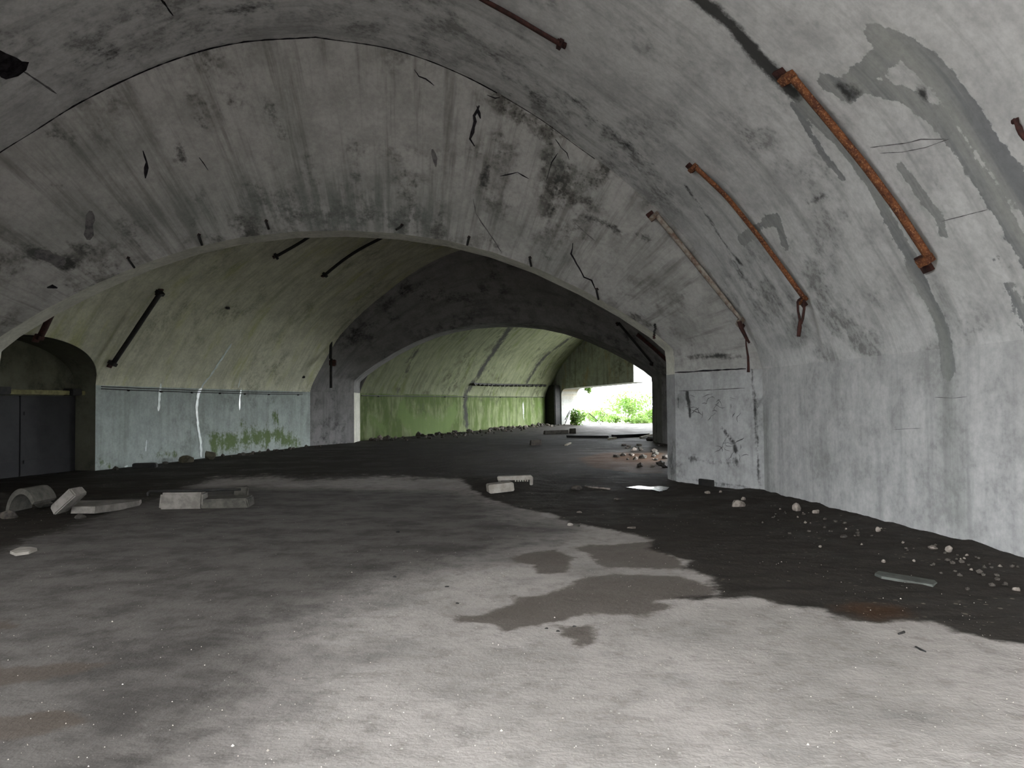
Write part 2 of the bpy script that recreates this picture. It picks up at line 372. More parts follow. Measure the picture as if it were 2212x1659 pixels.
A0, A1 = np.array([4.419, 13.212]), np.array([5.03, 7.437])
dw = (A1 - A0) / np.linalg.norm(A1 - A0); nw = np.array([dw[1], -dw[0]])
if nw[0] > 0: nw = -nw
wd = (pts - A0) @ nw                                                        # distance from the near right wall
rs = np.random.RandomState(3)
def smooth_noise(p, scale, seed):
    r = np.random.RandomState(seed); out = np.zeros(len(p))
    for k in range(7):
        a = r.uniform(0, 2 * math.pi); f = scale * r.uniform(0.6, 1.8); out += np.sin((p[:, 0] * math.cos(a) + p[:, 1] * math.sin(a)) * f + r.uniform(0, 6.28))
    return out / 7
fz = 0.010 * smooth_noise(pts, 1.3, 1)
mm = np.clip(mud * 4 + 0.3, 0, 1)
fz += mm * (0.012 * smooth_noise(pts, 9, 2) + 0.010 * smooth_noise(pts, 21, 5) + 0.012)
berm = np.clip(1 - wd / 0.9, 0, 1) * ((pts[:, 1] > 1) & (pts[:, 1] < 13.6) & (wd > -0.4))
fz += berm * (0.055 + 0.03 * smooth_noise(pts, 7, 8) + 0.02 * smooth_noise(pts, 19, 9))
mound = np.clip(1 - np.linalg.norm((pts - np.array(ground(1075, 1045)[:2])) / np.array([1.1, 2.2]), axis=1), 0, 1)
fz += mound * 0.10
ny, nx = XX.shape
faces = [(i * nx + j, i * nx + j + 1, (i + 1) * nx + j + 1, (i + 1) * nx + j) for i in range(ny - 1) for j in range(nx - 1)]
fme = mesh('floor', np.column_stack([pts, fz]), faces, True)
for nm, arr in (('mud', mud), ('wet', wet), ('film_falloff', film_falloff), ('rust', rust)):
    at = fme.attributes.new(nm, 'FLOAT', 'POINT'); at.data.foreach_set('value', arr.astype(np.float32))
g = NG('floor_concrete_and_mud'); P = g.coord()
n1 = g.noise(P, 0.8, 5, 0.65); n2 = g.noise(P, 5.0, 4, 0.7); n3 = g.noise(P, 14.0, 3, 0.7)
stn = g.noise(g.mapping(P, (1.0, 1.25, 1), rot=(0, 0, 0.35)), 1.5, 5, 0.65)
wob = g.math('ADD', g.math('MULTIPLY', g.math('SUBTRACT', n1, 0.5), 0.35), g.math('MULTIPLY', g.math('SUBTRACT', n2, 0.5), 0.22))
col = g.mix(g.ramp(n1, 0.35, 0.7), (0.365, 0.332, 0.307), (0.255, 0.232, 0.213))
col = g.mix(g.ramp(n2, 0.45, 0.72, 0, 0.6), col, (0.17, 0.152, 0.137))
col = g.mix(g.ramp(stn, 0.52, 0.72, 0, 0.45), col, (0.16, 0.15, 0.14))
chip = g.voro(P, 17.0); chipc = g.math('MULTIPLY', g.ramp(chip, 0.16, 0.10), g.ramp(n2, 0.5, 0.62))
col = g.mix(g.math('MULTIPLY', chipc, 0.55), col, (0.66, 0.62, 0.56))
f_ = g.math('ADD', g.attr('film_falloff'), wob)
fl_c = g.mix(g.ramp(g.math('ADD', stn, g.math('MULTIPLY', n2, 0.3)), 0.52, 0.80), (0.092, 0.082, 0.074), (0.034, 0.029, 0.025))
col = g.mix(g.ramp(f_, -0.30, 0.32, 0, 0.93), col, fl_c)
w_ = g.math('ADD', g.attr('wet'), wob)
wetm = g.ramp(w_, -0.02, 0.06)
col = g.mix(g.math('MULTIPLY', wetm, 0.82), col, (0.070, 0.054, 0.042))
m_ = g.math('ADD', g.attr('mud'), wob)  # mud mask; also darkens the left floor to cut bounced light
mudm = g.ramp(m_, -0.02, 0.10)
mudc = g.mix(g.ramp(n2, 0.35, 0.75), (0.020, 0.017, 0.014), (0.036, 0.030, 0.025))
mudc = g.mix(g.math('MULTIPLY', g.ramp(g.voro(P, 9.0), 0.20, 0.12), g.ramp(n1, 0.5, 0.6)), mudc, (0.16, 0.14, 0.11))
col = g.mix(g.math('MULTIPLY', mudm, 0.97), col, mudc)
r_ = g.math('ADD', g.attr('rust'), g.math('MULTIPLY', wob, 1.2))
col = g.mix(g.ramp(r_, 0.0, 0.25, 0, 0.75), col, (0.055, 0.026, 0.011))
rough = g.math('SUBTRACT', 0.92, g.math('MULTIPLY', g.math('MAXIMUM', mudm, wetm), g.ramp(n1, 0.40, 0.65, 0.02, 0.28)))
g.bump(n3, 0.45, 0.02)
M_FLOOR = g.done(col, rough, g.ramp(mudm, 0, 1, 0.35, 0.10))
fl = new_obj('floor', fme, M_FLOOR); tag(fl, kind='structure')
STRUCT['floor'] = fl

# ground outside the tunnel
g = NG('pale_gravel'); P = g.coord()
M_GRAV = g.done(g.mix(g.ramp(g.noise(P, 1.2, 5), 0.35, 0.7), (0.36, 0.36, 0.33), (0.22, 0.24, 0.16)), 0.95, 0.2)
o = new_obj('ground_outside', mesh('ground_outside', [(-90, -60, -0.12), (110, -60, -0.12), (110, 150, -0.12), (-90, 150, -0.12)], [(0, 1, 2, 3)]), M_GRAV); tag(o, kind='structure')

# ------------------------------------------------------------------ ray hits on the built surfaces
BVH = {}
def bvh(name):
    if name not in BVH:
        me = STRUCT[name].data
        BVH[name] = BVHTree.FromPolygons([v.co.copy() for v in me.vertices], [tuple(p.vertices) for p in me.polygons])
    return BVH[name]
def hit(px, py, names):
    d = ray(px, py).normalized(); best = None
    for nm in names:
        h = bvh(nm).ray_cast(CAM, d, 200)
        if h[0] is not None and (best is None or h[3] < best[3]): best = h
    if best is None: return None
    n = best[1].copy()
    if n.dot(d) > 0: n = -n
    return best[0], n, best[3], d
NEAR = ['ceiling_near', 'wall_near_right', 'wall_near_left']
NECK = ['ceiling_neck', 'wall_neck_right', 'wall_neck_left']
MID = ['ceiling_mid', 'wall_mid_left', 'wall_mid_right']
NECK2 = ['ceiling_second_neck', 'wall_second_neck_left', 'wall_second_neck_right']
FAR = ['ceiling_far', 'wall_far_left']
def densify(pix, step=14):
    out = [pix[0]]
    for a, b in zip(pix[:-1], pix[1:]):
        k = max(1, int(math.hypot(b[0] - a[0], b[1] - a[1]) / step))
        out += [(a[0] + (b[0] - a[0]) * i / k, a[1] + (b[1] - a[1]) * i / k) for i in range(1, k + 1)]
    return out
# ---- located stains: stored per vertex as distance to a line drawn on the surface, in metres
COORD = {}
def stain(names, pix, width, val=1.0, attr='dirt'):
    line = [h[0] for h in (hit(x, y, names) for x, y in densify(pix, 25)) if h]
    if not line: return
    L = np.array(line)
    for nm in names:
        me = STRUCT[nm].data
        if nm not in COORD:
            c = np.empty(len(me.vertices) * 3, np.float32); me.vertices.foreach_get('co', c); COORD[nm] = (c.reshape(-1, 3), {})
        co, at = COORD[nm]
        if attr not in at: at[attr] = np.zeros(len(co), np.float32)
        sel = np.where(np.all((co > L.min(0) - width) & (co < L.max(0) + width), axis=1))[0]
        if not len(sel): continue
        p = co[sel]; d = np.full(len(p), 1e9)
        for a, b in (zip(L[:-1], L[1:]) if len(L) > 1 else [(L[0], L[0])]):
            e = b - a; t = np.clip(((p - a) @ e) / (e @ e + 1e-9), 0, 1); d = np.minimum(d, np.linalg.norm(p - a - t[:, None] * e, axis=1))
        at[attr][sel] = np.maximum(at[attr][sel], val * np.clip(1 - d / width, 0, 1))
V_ = ['ceiling_near', 'wall_near_right']
# seep line along the casting joint, dark above and bare grey below
stain(V_, [(1490, -25), (1520, 7), (1580, 56), (1636, 119), (1685, 175), (1712, 200)], 0.22, 1.15)
stain(V_, [(1700, 180), (1755, 245), (1825, 320), (1880, 392), (1920, 475), (1960, 545), (2005, 640), (2040, 720), (2050, 800)], 0.20, 0.95, 'peel')
stain(V_, [(1715, 230), (1750, 290), (1790, 350), (1820, 385)], 0.14, 0.8, 'peel')
stain(V_, [(2030, 650), (2050, 760), (2055, 900), (2062, 1010), (2068, 1120)], 0.26, 0.62, 'soft')
stain(V_, [(1790, 180), (1830, 200), (1860, 165), (1900, 130), (1935, 100)], 0.24, 1.0, 'peel')
stain(V_, [(1900, 80), (1960, 105), (2030, 165), (2080, 235), (2125, 300), (2190, 380), (2240, 460)], 0.24, 1.2, 'peel')
stain(V_, [(1870, 185), (1950, 205), (2030, 255), (2080, 330), (2140, 420), (2212, 540), (2240, 600)], 0.20, 1.0, 'peel')
stain(V_, [(1820, 190), (1835, 205), (1850, 195)], 0.16, 0.9)
stain(V_, [(1990, 195), (2000, 215)], 0.12, 0.8)
stain(V_, [(1945, 360), (1990, 420), (2030, 470), (2038, 510)], 0.14, 0.8, 'peel')
stain(V_, [(1600, 520), (1640, 490), (1680, 470), (1695, 530)], 0.17, 0.95, 'peel')
stain(V_, [(1480, 400), (1530, 470), (1560, 520), (1600, 570)], 0.12, 0.75)
stain(V_, [(1570, 540), (1600, 590), (1640, 640)], 0.14, 0.6)
stain(V_, [(1740, 440), (1780, 420), (1800, 430)], 0.12, 0.6)
stain(V_, [(2150, 560), (2190, 640), (2220, 720)], 0.25, 0.6, 'peel')
stain(V_, [(1615, 740), (1630, 800), (1648, 870), (1655, 960), (1660, 1060)], 0.32, 0.9, 'soft')
stain(V_, [(1700, 1090), (1800, 1115), (1950, 1150), (2100, 1190)], 0.12, 0.6, 'soft')
stain(V_, [(1060, 120), (1100, 170), (1170, 220)], 0.45, 0.45)
stain(V_, [(1210, 190), (1260, 230), (1330, 290), (1400, 350)], 0.45, 0.5)
stain(V_, [(620, -20), (560, 15), (480, 30)], 0.6, 0.6)
stain(V_, [(180, 130), (240, 110), (260, 160)], 0.5, 0.5)
stain(V_, [(880, 60), (960, 110)], 0.5, 0.35)
stain(V_, [(1745, 700), (1700, 735), (1670, 740)], 0.2, 0.4, 'soft')
# neck: mould thickening towards the rim
for ln, w, v in (([(560, 430), (640, 460), (730, 470), (800, 455), (860, 480), (900, 470)], 0.75, 0.72), ([(430, 430), (470, 480), (520, 500)], 0.5, 0.6),
                 ([(580, 230), (600, 270), (610, 290)], 0.3, 0.7), ([(385, 325), (395, 345)], 0.25, 0.8), ([(430, 255), (440, 270)], 0.2, 0.6),
                 ([(120, 290), (150, 300)], 0.3, 0.6), ([(70, 545), (110, 560), (150, 575)], 0.3, 0.9), ([(200, 540), (150, 530)], 0.3, 0.6),
                 ([(660, 330), (680, 420), (690, 480)], 0.4, 0.5), ([(760, 300), (770, 380), (760, 440)], 0.35, 0.45), ([(870, 350), (890, 430)], 0.35, 0.5),
                 ([(1050, 360), (1045, 400)], 0.2, 0.6), ([(1270, 470), (1300, 480), (1340, 500)], 0.2, 0.75), ([(1220, 330), (1200, 420), (1180, 500)], 0.16, 0.55),
                 ([(1300, 370), (1270, 440)], 0.12, 0.5), ([(1370, 505), (1400, 515)], 0.2, 0.55), ([(1060, 520), (1090, 550)], 0.2, 0.6), ([(250, 460), (300, 520)], 0.5, 0.5),
                 ([(0, 400), (60, 420), (120, 400)], 0.5, 0.35), ([(1170, 540), (1190, 560)], 0.2, 0.5), ([(920, 175), (905, 160)], 0.2, 0.5)):
    stain(NECK, ln, w, v)
for ln, w, v in (([(420, 455), (560, 440), (700, 430), (820, 435), (930, 470)], 1.0, 0.85), ([(640, 480), (760, 480), (860, 490)], 0.7, 0.8), ([(100, 500), (220, 480), (320, 470)], 0.8, 0.6), ([(590, 240), (640, 330), (700, 380)], 0.5, 0.45),
                 ([(1020, 440), (1120, 500), (1200, 560)], 0.5, 0.4), ([(1180, 330), (1290, 420)], 0.4, 0.4), ([(150, 330), (300, 320)], 0.6, 0.4)):
    stain(NECK, ln, w, v, 'soft')
for ln, w, v in (([(1484, 850), (1489, 880), (1490, 900)], 0.10, 1.0), ([(1560, 925), (1580, 950), (1590, 975)], 0.12, 0.85), ([(1490, 990), (1540, 1000), (1590, 995)], 0.22, 0.62),
                 ([(1480, 772), (1540, 768), (1600, 770)], 0.12, 0.75), ([(1470, 745), (1500, 745)], 0.12, 0.5), ([(1625, 800), (1632, 900), (1640, 1055)], 0.10, 0.8),
                 ([(1465, 860), (1466, 1030)], 0.05, 0.5), ([(1480, 1035), (1560, 1045), (1630, 1055)], 0.10, 0.6), ([(1560, 820), (1600, 830)], 0.10, 0.4)):
    stain(NECK, ln, w, v)
# middle hall: algae low on the wall, darker crown
stain(MID, [(460, 960), (540, 950), (600, 940), (640, 960)], 0.75, 0.85, 'moss'); stain(MID, [(590, 890), (610, 930)], 0.5, 0.7, 'moss'); stain(MID, [(520, 915), (530, 930)], 0.4, 0.6, 'moss')
stain(MID, [(300, 985), (380, 980)], 0.35, 0.55, 'moss'); stain(MID, [(590, 870), (600, 915)], 0.4, 0.4, 'moss')
stain(MID, [(220, 1000), (240, 1010)], 0.2, 0.7, 'moss')
stain(NECK2, [(870, 620), (950, 640), (1000, 650)], 1.2, 0.55); stain(NECK2, [(760, 720), (840, 690)], 0.9, 0.5)
# far hall: seep band along a joint, green runs
stain(FAR, [(1108, 696), (1060, 770), (1020, 830), (1004, 870), (1008, 915)], 0.75, 0.95)
stain(FAR, [(1225, 735), (1190, 760), (1160, 790), (1140, 825)], 0.8, 0.9); stain(FAR, [(880, 780), (900, 760), (860, 840)], 0.7, 0.6)
stain(FAR, [(870, 890), (900, 925), (960, 920), (980, 890)], 1.2, 1.1, 'moss'); stain(FAR, [(800, 900), (830, 930)], 0.8, 0.8, 'moss'); stain(FAR, [(1060, 900), (1075, 880)], 0.5, 0.6, 'moss')
stain(FAR, [(1130, 870), (1132, 905)], 0.5, 0.7, 'lime'); stain(FAR, [(1165, 870), (1175, 905)], 0.8, 0.8, 'moss'); stain(FAR, [(1035, 870), (1040, 915)], 0.4, 0.5, 'lime')
for nm, (co, at) in COORD.items():
    for k, arr in at.items():
        STRUCT[nm].data.attributes.new(k, 'FLOAT', 'POINT').data.foreach_set('value', arr)

# ------------------------------------------------------------------ materials of the things
def simple(name, c1, c2, scale=4.0, rough=0.85, spec=0.3, bump=0.0, metal=0.0):
    g = NG(name); P = g.coord(); nn = g.noise(P, scale, 4, 0.65)
    if bump: g.bump(nn, bump, 0.02)
    return g.done(g.mix(g.ramp(nn, 0.35, 0.68), c1, c2), rough, spec, metal)
g = NG('rusted_steel'); P = g.coord()
_a = g.noise(P, 9, 5, 0.7); _b = g.noise(P, 45, 3, 0.7)
_c = g.mix(g.ramp(_a, 0.35, 0.65), (0.20, 0.075, 0.03), (0.085, 0.032, 0.02))
_c = g.mix(g.ramp(_b, 0.52, 0.68, 0, 0.7), _c, (0.42, 0.22, 0.11))
_c = g.mix(g.ramp(_b, 0.40, 0.28, 0, 0.8), _c, (0.035, 0.016, 0.012))
g.bump(_b, 0.6, 0.01); M_RUST = g.done(_c, 0.9, 0.2)
M_RUSTD = simple('dark_rust', (0.060, 0.022, 0.018), (0.022, 0.011, 0.010), 12)
M_PAINTED = simple('painted_rusty_steel', (0.30, 0.27, 0.23), (0.13, 0.07, 0.045), 7)
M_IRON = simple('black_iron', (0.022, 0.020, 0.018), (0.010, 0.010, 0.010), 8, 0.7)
M_CRACK = simple('crack_shadow', (0.030, 0.027, 0.030), (0.012, 0.011, 0.012), 10, 1.0, 0.0)
M_CRACKG = simple('grey_crack', (0.16, 0.15, 0.15), (0.08, 0.08, 0.08), 10, 1.0, 0.0)
M_LIME = simple('lime_run_wet', (0.80, 0.86, 0.84), (0.62, 0.68, 0.66), 6, 0.25, 0.5)
M_BLOCK = simple('broken_concrete', (0.22, 0.20, 0.18), (0.13, 0.12, 0.105), 6, 0.95, 0.2, 0.4)
M_BLOCKD = simple('dirty_concrete', (0.10, 0.094, 0.08), (0.055, 0.052, 0.045), 6, 0.95, 0.2, 0.4)
M_BLOCKP = simple('pale_broken_concrete', (0.36, 0.33, 0.29), (0.24, 0.215, 0.19), 8, 0.95, 0.2, 0.4)
M_STONE = simple('pale_rubble', (0.26, 0.225, 0.195), (0.12, 0.10, 0.085), 9, 0.95, 0.2, 0.3)
M_STONED = simple('dark_rubble', (0.085, 0.072, 0.06), (0.03, 0.027, 0.024), 9, 0.9, 0.3, 0.3)
M_BROWN = simple('brown_boulder', (0.10, 0.09, 0.06), (0.06, 0.055, 0.04), 5, 0.9, 0.2, 0.3)
M_WOOD = simple('weathered_board', (0.095, 0.10, 0.09), (0.055, 0.056, 0.05), 5, 0.9, 0.2)
M_WOODD = simple('black_wet_wood', (0.020, 0.018, 0.016), (0.010, 0.010, 0.010), 5, 0.7)
M_PALEW = simple('bleached_wood', (0.52, 0.48, 0.38), (0.36, 0.32, 0.24), 6, 0.9)
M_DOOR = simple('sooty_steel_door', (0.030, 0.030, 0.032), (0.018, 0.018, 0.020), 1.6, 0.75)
M_LEDGE = simple('mossy_ledge', (0.22, 0.20, 0.09), (0.12, 0.11, 0.05), 5)
g = NG('fresh_leaves'); nn = g.noise(g.coord(), 1.4, 3)
_lc = g.mix(g.ramp(nn, 0.35, 0.65), (0.06, 0.13, 0.015), (0.11, 0.17, 0.04)); g.done(_lc, 0.6, 0.3)
_tr = g.n('ShaderNodeBsdfTranslucent'); g.put(_tr.inputs[0], _lc); _mx = g.n('ShaderNodeMixShader'); _mx.inputs[0].default_value = 0.4
g.t.links.new(g.b.outputs[0], _mx.inputs[1]); g.t.links.new(_tr.outputs[0], _mx.inputs[2])
g.t.links.new(_mx.outputs[0], g.t.nodes['Material Output'].inputs[0]); M_LEAF = g.mat
M_TWIG = simple('grey_twig', (0.16, 0.13, 0.09), (0.09, 0.07, 0.05), 9)
g = NG('still_water'); g.bump(g.noise(g.coord(), 5.0, 4, 0.7), 0.9, 0.05); M_WATER = g.done((0.012, 0.011, 0.010), 0.16, 0.5)

# ------------------------------------------------------------------ shape helpers
def tube_mesh(name, P, r, nseg=7, nrm=None, wide=1.0, taper=None):
    """tube along points; flattened across nrm when nrm is given (wide = width / thickness)"""
    P = [Vector(p) for p in P]; verts = []; faces = []; n = len(P); prev = None
    for i, p in enumerate(P):
        t = (P[min(i + 1, n - 1)] - P[max(i - 1, 0)]).normalized()
        N = nrm[i] if nrm else (prev if prev is not None else (Vector((0, 0, 1)) if abs(t.z) < 0.9 else Vector((1, 0, 0))))
        N = (N - t * N.dot(t)).normalized(); prev = N; B = t.cross(N)
        rr_ = r * (taper[i] if taper else 1)
        for k in range(nseg):
            a = 2 * math.pi * (k + 0.5) / nseg; verts.append(p + N * (math.sin(a) * rr_) + B * (math.cos(a) * rr_ * wide))
    for i in range(n - 1):
        for k in range(nseg):
            faces.append((i * nseg + k, i * nseg + (k + 1) % nseg, (i + 1) * nseg + (k + 1) % nseg, (i + 1) * nseg + k))
    faces += [tuple(range(nseg))[::-1], tuple((n - 1) * nseg + k for k in range(nseg))]
    return mesh(name, verts, faces, nseg > 5)
def box_mesh(name, c, X, Y, Z, hx, hy, hz, bev=0.0, jit=0.0, seed=0):
    bm = bmesh.new(); bmesh.ops.create_cube(bm, size=2.0)
    r = random.Random(seed)
    for v in bm.verts: v.co = Vector((v.co.x * hx * (1 + r.uniform(-jit, jit)), v.co.y * hy * (1 + r.uniform(-jit, jit)), v.co.z * hz * (1 + r.uniform(-jit, jit))))
    if bev: bmesh.ops.bevel(bm, geom=list(bm.edges), offset=bev, segments=2, affect='EDGES')
    M = Matrix((X, Y, Z)).transposed().to_4x4(); M.translation = Vector(c)
    bmesh.ops.transform(bm, matrix=M, verts=bm.verts)
    me = bpy.data.meshes.new(name); bm.to_mesh(me); bm.free(); return me
def rock_mesh(name, c, sx, sy, sz, seed=0, rough=0.28, sub=2, rot=0.0):
    """angular lump standing on its base point c"""
    r = random.Random(seed); bm = bmesh.new(); bmesh.ops.create_icosphere(bm, subdivisions=sub, radius=1.0)
    planes = [(Vector((r.gauss(0, 1), r.gauss(0, 1), r.gauss(0, 1))).normalized(), r.uniform(0.5, 0.85)) for _ in range(9)]
    for v in bm.verts:
        for n_, d_ in planes:
            q = v.co.dot(n_)
            if q > d_: v.co -= n_ * (q - d_)
        v.co *= 1 + r.uniform(-rough, rough) * 0.25
        v.co = Vector((v.co.x * sx, v.co.y * sy, max(v.co.z, -0.55) * sz))
    zmin = min(v.co.z for v in bm.verts)
    M = Matrix.Translation(Vector(c) - Vector((0, 0, zmin))) @ Matrix.Rotation(rot, 4, 'Z')
    bmesh.ops.transform(bm, matrix=M, verts=bm.verts)
    me = bpy.data.meshes.new(name); bm.to_mesh(me); bm.free(); return me
def slab_mesh(name, outline, z0, th, tilt=None, seed=0):
    """flat broken piece: outline = world xy points"""
    n = len(outline); r = random.Random(seed); c = sum((Vector((x, y, 0)) for x, y in outline), Vector()) / n
    top = [Vector((x, y, z0 + th + r.uniform(-.1, .1) * th)) for x, y in outline]
    bot = [Vector((c.x + (x - c.x) * 1.03, c.y + (y - c.y) * 1.03, z0)) for x, y in outline]
    me = mesh(name, bot + top, [tuple(range(n))[::-1], tuple(range(n, 2 * n))] + [(i, (i + 1) % n, n + (i + 1) % n, n + i) for i in range(n)])
    if tilt is not None:
        me.transform(Matrix.Translation((c.x, c.y, z0)) @ tilt @ Matrix.Translation((-c.x, -c.y, -z0)))
    return me
def fix_normals(me):
    bm = bmesh.new(); bm.from_mesh(me); bmesh.ops.recalc_face_normals(bm, faces=bm.faces); bm.to_mesh(me); bm.free(); return me
def floor_z(x, y):
    h = bvh('floor').ray_cast(Vector((x, y, 5)), Vector((0, 0, -1)), 10); return h[0].z if h[0] else 0.0
def gp(px, py):
    h = hit(px, py, ['floor']); return h[0].copy() if h else ground(px, py)
def ppm(p): return (p - CAM).dot(cF) / FPX                    # metres per pixel at a point

# ------------------------------------------------------------------ cracks and lime runs (children of the surface they sit on)
def ribbon(names, pix, width, mat, name, parent, jit=0.5, seed=1, lift=0.006, step=10):
    r = random.Random(seed); H = [h for h in (hit(x, y, names) for x, y in densify(pix, step)) if h]
    if len(H) < 2: return
    verts, faces = [], []
    for i, (p, n_, dist, d) in enumerate(H):
        t = (H[min(i + 1, len(H) - 1)][0] - H[max(i - 1, 0)][0]).normalized(); b = t.cross(n_).normalized()
        w = width * (1 + r.uniform(-jit, jit)) * (0.35 if i in (0, len(H) - 1) else 1.0) * 0.5
        q = p + n_ * lift + b * r.uniform(-.4, .4) * width * jit
        verts += [q - b * w, q + b * w]
    faces = [(2 * i, 2 * i + 1, 2 * i + 3, 2 * i + 2) for i in range(len(H) - 1)]
    o = new_obj(name, mesh(name, verts, faces), mat, STRUCT[parent]); return o
arc_line = [(-40, 362), (0, 332), (60, 282), (150, 217), (220, 182), (300, 150), (390, 120), (480, 99), (590, 85), (690, 83), (780, 92), (850, 106), (930, 130), (1000, 157), (1080, 197), (1150, 241), (1200, 278), (1250, 321), (1330, 390), (1420, 452)]
# the joint itself is the edge of the taper: follow the ring, break it where the photograph's line thins out
ring_pts = [Vector(p) for p in rA]
def ring_crack(i0, i1, w, seed):
    r = random.Random(seed); verts = []; idx = list(range(i0, i1))
    for k, i in enumerate(idx):
        t = (ring_pts[min(i + 1, len(ring_pts) - 1)] - ring_pts[max(i - 1, 0)]).normalized()
        inward = Vector((cA[0], cA[1], 2.5)) - ring_pts[i]; inward = (inward - t * inward.dot(t)).normalized()
        a = Vector((a1[0], a1[1], 0)); ww = w * r.uniform(0.4, 1.5)
        p = ring_pts[i] + inward * 0.012
        verts += [p - a * ww, p + inward * 0.004 + a * ww * 0.5]
    me = mesh('joint_crack', verts, [(2 * k, 2 * k + 1, 2 * k + 3, 2 * k + 2) for k in range(len(idx) - 1)])
    new_obj('joint_crack', me, M_CRACK, STRUCT['ceiling_near'])
nr = len(ring_pts)
for a_, b_, w_ in ((0.24, 0.34, 0.010), (0.34, 0.46, 0.022), (0.455, 0.60, 0.026), (0.595, 0.72, 0.022), (0.715, 0.85, 0.014)):
    ring_crack(int(nr * a_), int(nr * b_), w_, int(a_ * 100))
cr = [([(1036, 228), (1024, 250), (1026, 262), (1021, 285), (1016, 300), (1025, 316)], 0.05, NECK, 'ceiling_neck'),
      ([(1031, 228), (1034, 244), (1038, 256)], 0.05, NECK, 'ceiling_neck'),
      ([(1238, 525), (1234, 548), (1246, 570), (1262, 598), (1278, 605), (1286, 625), (1294, 642)], 0.03, NECK, 'ceiling_neck'),
      ([(1022, 428), (1028, 460), (1040, 480), (1065, 515), (1090, 556)], 0.0179, NECK, 'ceiling_neck'),
      ([(1240, 480), (1262, 500), (1285, 520)], 0.015, NECK, 'ceiling_neck'), ([(1080, 380), (1118, 372), (1142, 386)], 0.02, NECK, 'ceiling_neck'),
      ([(1200, 300), (1212, 318), (1225, 330), (1230, 345)], 0.02, NECK, 'ceiling_neck'), ([(1205, 330), (1192, 350), (1180, 390)], 0.02, NECK, 'ceiling_neck'),
      ([(310, 325), (316, 350), (314, 385)], 0.05, NECK, 'ceiling_neck'), ([(430, 340), (440, 352), (450, 368)], 0.03, NECK, 'ceiling_neck'),
      ([(895, 150), (905, 165), (920, 170), (938, 185)], 0.02, NECK, 'ceiling_neck'), ([(1052, 205), (1070, 212), (1090, 208)], 0.02, NECK, 'ceiling_neck'),
      ([(345, -5), (360, 14), (374, 33)], 0.035, NEAR, 'ceiling_near'),
      ([(1880, 318), (1930, 312), (1960, 308), (1990, 300), (2045, 300)], 0.009, NEAR, 'ceiling_near'), ([(1900, 330), (1950, 328), (2000, 318), (2050, 300)], 0.007, NEAR, 'ceiling_near'),
      ([(2035, 478), (2080, 466), (2135, 452)], 0.006, NEAR, 'ceiling_near'), ([(1458, 804.5), (1500, 803), (1530, 800), (1570, 798.5), (1612, 796)], 0.028, NECK, 'wall_neck_right'),
      ([(2020, 858), (2060, 860), (2090, 857)], 0.005, NEAR, 'wall_near_right'), ([(1930, 928), (1990, 925)], 0.005, NEAR, 'wall_near_right')]
for k, (ln, w, nm, par) in enumerate(cr): ribbon(nm, ln, w, M_CRACK if w > 0.018 else M_CRACKG, 'crack', par, seed=k)
ribbon(NECK, [(1466, 845), (1520, 843), (1610, 838)], 0.014, M_CRACKG, 'crack', 'wall_neck_right', seed=50)
# crazed plaster on the pier
rc = random.Random(11)
for k in range(34):
    if k < 22: x, y = rc.uniform(1490, 1605), rc.choice([858, 862, 872, 880, 888, 892])
    else: x, y = rc.uniform(1560, 1605), rc.uniform(940, 995)
    ln = [(x, y)]; a = rc.choice([0.1, 1.3, 2.2, -0.9, 3.0]) + rc.uniform(-.3, .3)
    for _ in range(rc.randint(2, 4)):
        a += rc.uniform(-.8, .8); x += 6 * math.cos(a); y += 6 * math.sin(a); ln.append((x, y))
    ribbon(['wall_neck_right'], ln, 0.014, M_CRACKG, 'crack', 'wall_neck_right', seed=k, step=5)
# lime runs in the middle hall
for k, (ln, w) in enumerate([([(347, 828), (344, 850), (342, 888)], 0.09), ([(500, 742), (478, 775), (455, 810), (438, 830), (428, 850), (424, 880), (427, 920), (433, 955), (434, 988)], 0.10),
                             ([(519, 815), (514, 838)], 0.05), ([(521, 838), (517, 862), (517, 886)], 0.07), ([(316, 950), (314, 975)], 0.05), ([(262, 1012), (275, 1005)], 0.12), ([(232, 1010), (224, 1016)], 0.12)]):
    ribbon(['ceiling_mid', 'wall_mid_left'], ln, w, M_LIME, 'lime_run', 'wall_mid_left', 0.35, k, 0.012, 6)

